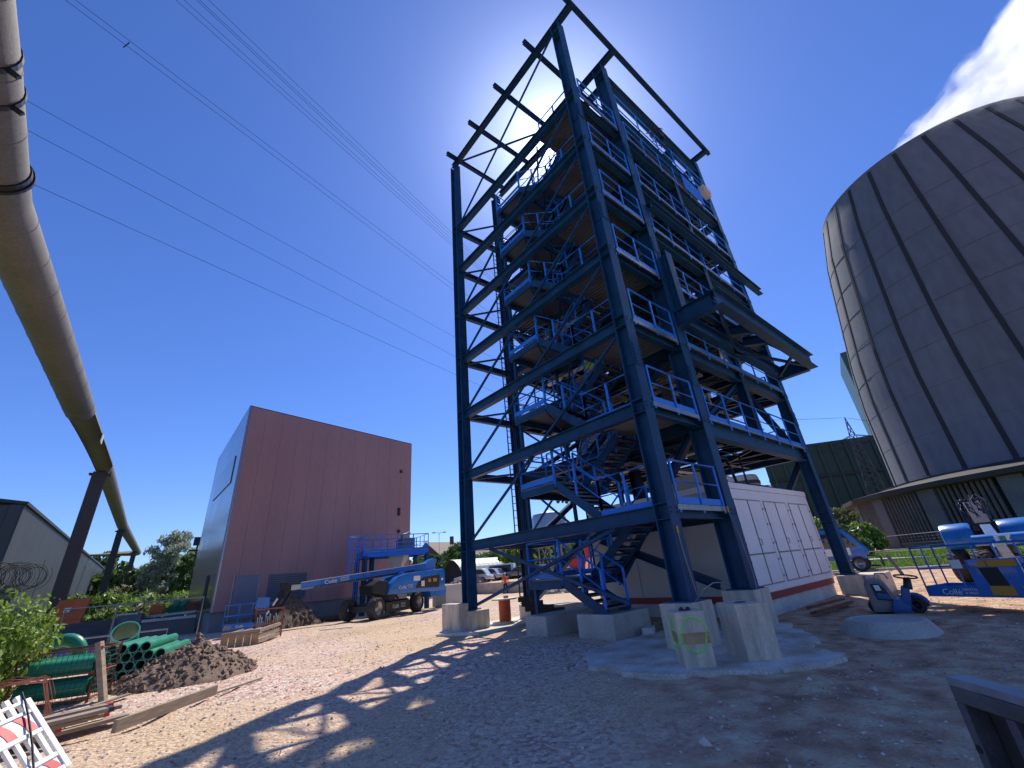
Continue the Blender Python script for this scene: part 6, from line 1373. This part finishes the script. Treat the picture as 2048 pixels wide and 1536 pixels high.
# blue site vehicle
TV = thing('site_vehicle', 'blue site vehicle with orange beacon and red tail behind the far right column', 'vehicle', (33, 8.8, 0)); vf = V((.15, -.99, 0)).normalized(); vr = V((.99, .15, 0)).normalized(); vc = V((36.3, 9.3, .05))
def tv(u, v, z): return vc+vf*u+vr*v+V((0, 0, z))
def tvp(poly, v0, v1, nm, mt, b=.04):
    m = MB(); m.prism([tv(u, v0, z) for u, z in poly], tv(0, v1, 0)-tv(0, v0, 0)); return m.build(nm, mt, TV, bevel=b, smooth=True)
tvp([(-1.6, .7), (1.0, .7), (1.25, 1.15), (1.1, 1.45), (.3, 2.65), (-1.6, 2.7)], -.8, .8, 'cab', LIFT, .07)
tvp([(-1.0, 1.5), (-.3, 1.5), (-.35, 2.4), (-1.0, 2.4)], -.82, -.79, 'side_window', GLASS, .01); tvp([(.05, 1.45), (.8, 1.45), (.2, 2.4), (-.02, 2.4)], -.82, -.79, 'side_window', GLASS, .01)
m = MB(); m.prism([tv(1.03, -.72, 1.55), tv(1.03, .72, 1.55), tv(.36, .66, 2.55), tv(.36, -.66, 2.55)], tv(.04, 0, .02)-tv(0, 0, 0)); m.build('windscreen', GLASS, TV)
tvp([(-1.7, 2.66), (.35, 2.66), (.4, 2.76), (-1.7, 2.78)], -.86, .86, 'roof', BLACK, .02)
tvp([(-3.4, .5), (-1.62, .5), (-1.62, 1.6), (-3.4, 1.6)], -.8, .8, 'tail', REDP, .05); tvp([(-1.6, 1.0), (.35, 1.0), (.35, 1.45), (-1.6, 1.45)], -.84, -.81, 'steps', CREAM, .01)
m = MB(); m.cyl(tv(-.5, -.2, 2.78), tv(-.5, -.2, 2.98), .09, .07, 10); m.build('beacon', HIVO, TV)
for u in (-2.6, .6):
    for v in (-.75, .75): wheel(TV, tv(u, v, .45), vr, .45, .3)
m = MB(); 
for v in (-.7, -.2, .3, .7): m.tube([tv(1.1, v, .9), tv(1.7, v, .8), tv(1.75, v, .25), tv(1.1, v, .3)], .03, 5)
m.tube([tv(1.72, -.8, .5), tv(1.72, .8, .5)], .03, 5); m.tube([tv(1.72, -.8, .8), tv(1.72, .8, .8)], .03, 5); m.build('front_guard', DKSTEEL, TV)
# fences, post and kerb by the grass
mesh_fence('mesh fence panel on the grass left of the wide blue basket', (36.6, 8.6, 0), (38.2, 5.9, 0), 1.15, 16, 'mesh_fence', None, .03)
mesh_fence('mesh fence panel on the grass behind the wide blue basket', (37.6, 5.8, 0), (38.6, 2.2, 0), 1.15, 16, 'mesh_fence', None, .03)
for k, (a, b, lab) in enumerate((((95, 24, 0), (85, 10, 0), 'left stretch of tall mesh fence before the cooling tower'), ((85, 9.8, 0), (82, -4, 0), 'right stretch of tall mesh fence before the cooling tower'))): mesh_fence(lab, a, b, 2.2, 40, 'mesh_fence', None, .04)
m = MB(); m.bar((32.7, 6.15, -.1), (32.6, 6.5, 1.05), .16); tag(m.build('marker_post', GALV, None), 'leaning grey marker post at the grass edge', 'post')
m = MB(); m.tube([(52, 14, .1), (50, -8, .1)], .22, 8); tag(m.build('ground_pipe', CREAM2, None), 'pale pipe lying along the far grass', 'pipe')
m = MB()
for k in range(11): a = V((37.2, 10.6-k*1.15, 0)); m.box(a+V((0, 0, .02)), (.35, 1.12, .2), .05)
tag(m.build('kerb', CONC2, None), 'row of pale kerb stones edging the grass', 'kerb')
# grass blades
r = random.Random(31); vs = []; fs = []
for k in range(26000):
    x = 37.6+r.random()**1.6*42; y = -6+r.random()*26
    if math.degrees(math.atan2(y, x)) > 19: continue
    h = r.uniform(.08, .3)*(1+.6*mnoise.noise(V((x*.4, y*.4, 2)))); a_ = r.random()*6.28; w_ = .03+.0012*x; z = gh(x, y); i = len(vs); dx, dy = math.cos(a_)*w_, math.sin(a_)*w_; lx, ly = r.uniform(-.1, .1), r.uniform(-.1, .1)
    vs += [(x-dx, y-dy, z), (x+dx, y+dy, z), (x+lx, y+ly, z+h)]; fs.append((i, i+1, i+2))
me = bpy.data.meshes.new('grass'); me.from_pydata(vs, [], fs); tag(link_mesh('grass', me, None, LY), kind='stuff')
# weeds between fence and block wall
r = random.Random(37); vs = []; fs = []
for k in range(12000):
    q = pol(r.uniform(84.8, 97), 37+r.random()*45); h = r.uniform(.15, .5); a_ = r.random()*6.28; w_ = .07; i = len(vs); dx, dy = math.cos(a_)*w_, math.sin(a_)*w_
    vs += [(q.x-dx, q.y-dy, 0), (q.x+dx, q.y+dy, 0), (q.x+r.uniform(-.2, .2), q.y+r.uniform(-.2, .2), h)]; fs.append((i, i+1, i+2))
me = bpy.data.meshes.new('weeds'); me.from_pydata(vs, [], fs); tag(link_mesh('weeds', me, None, LG), kind='stuff')
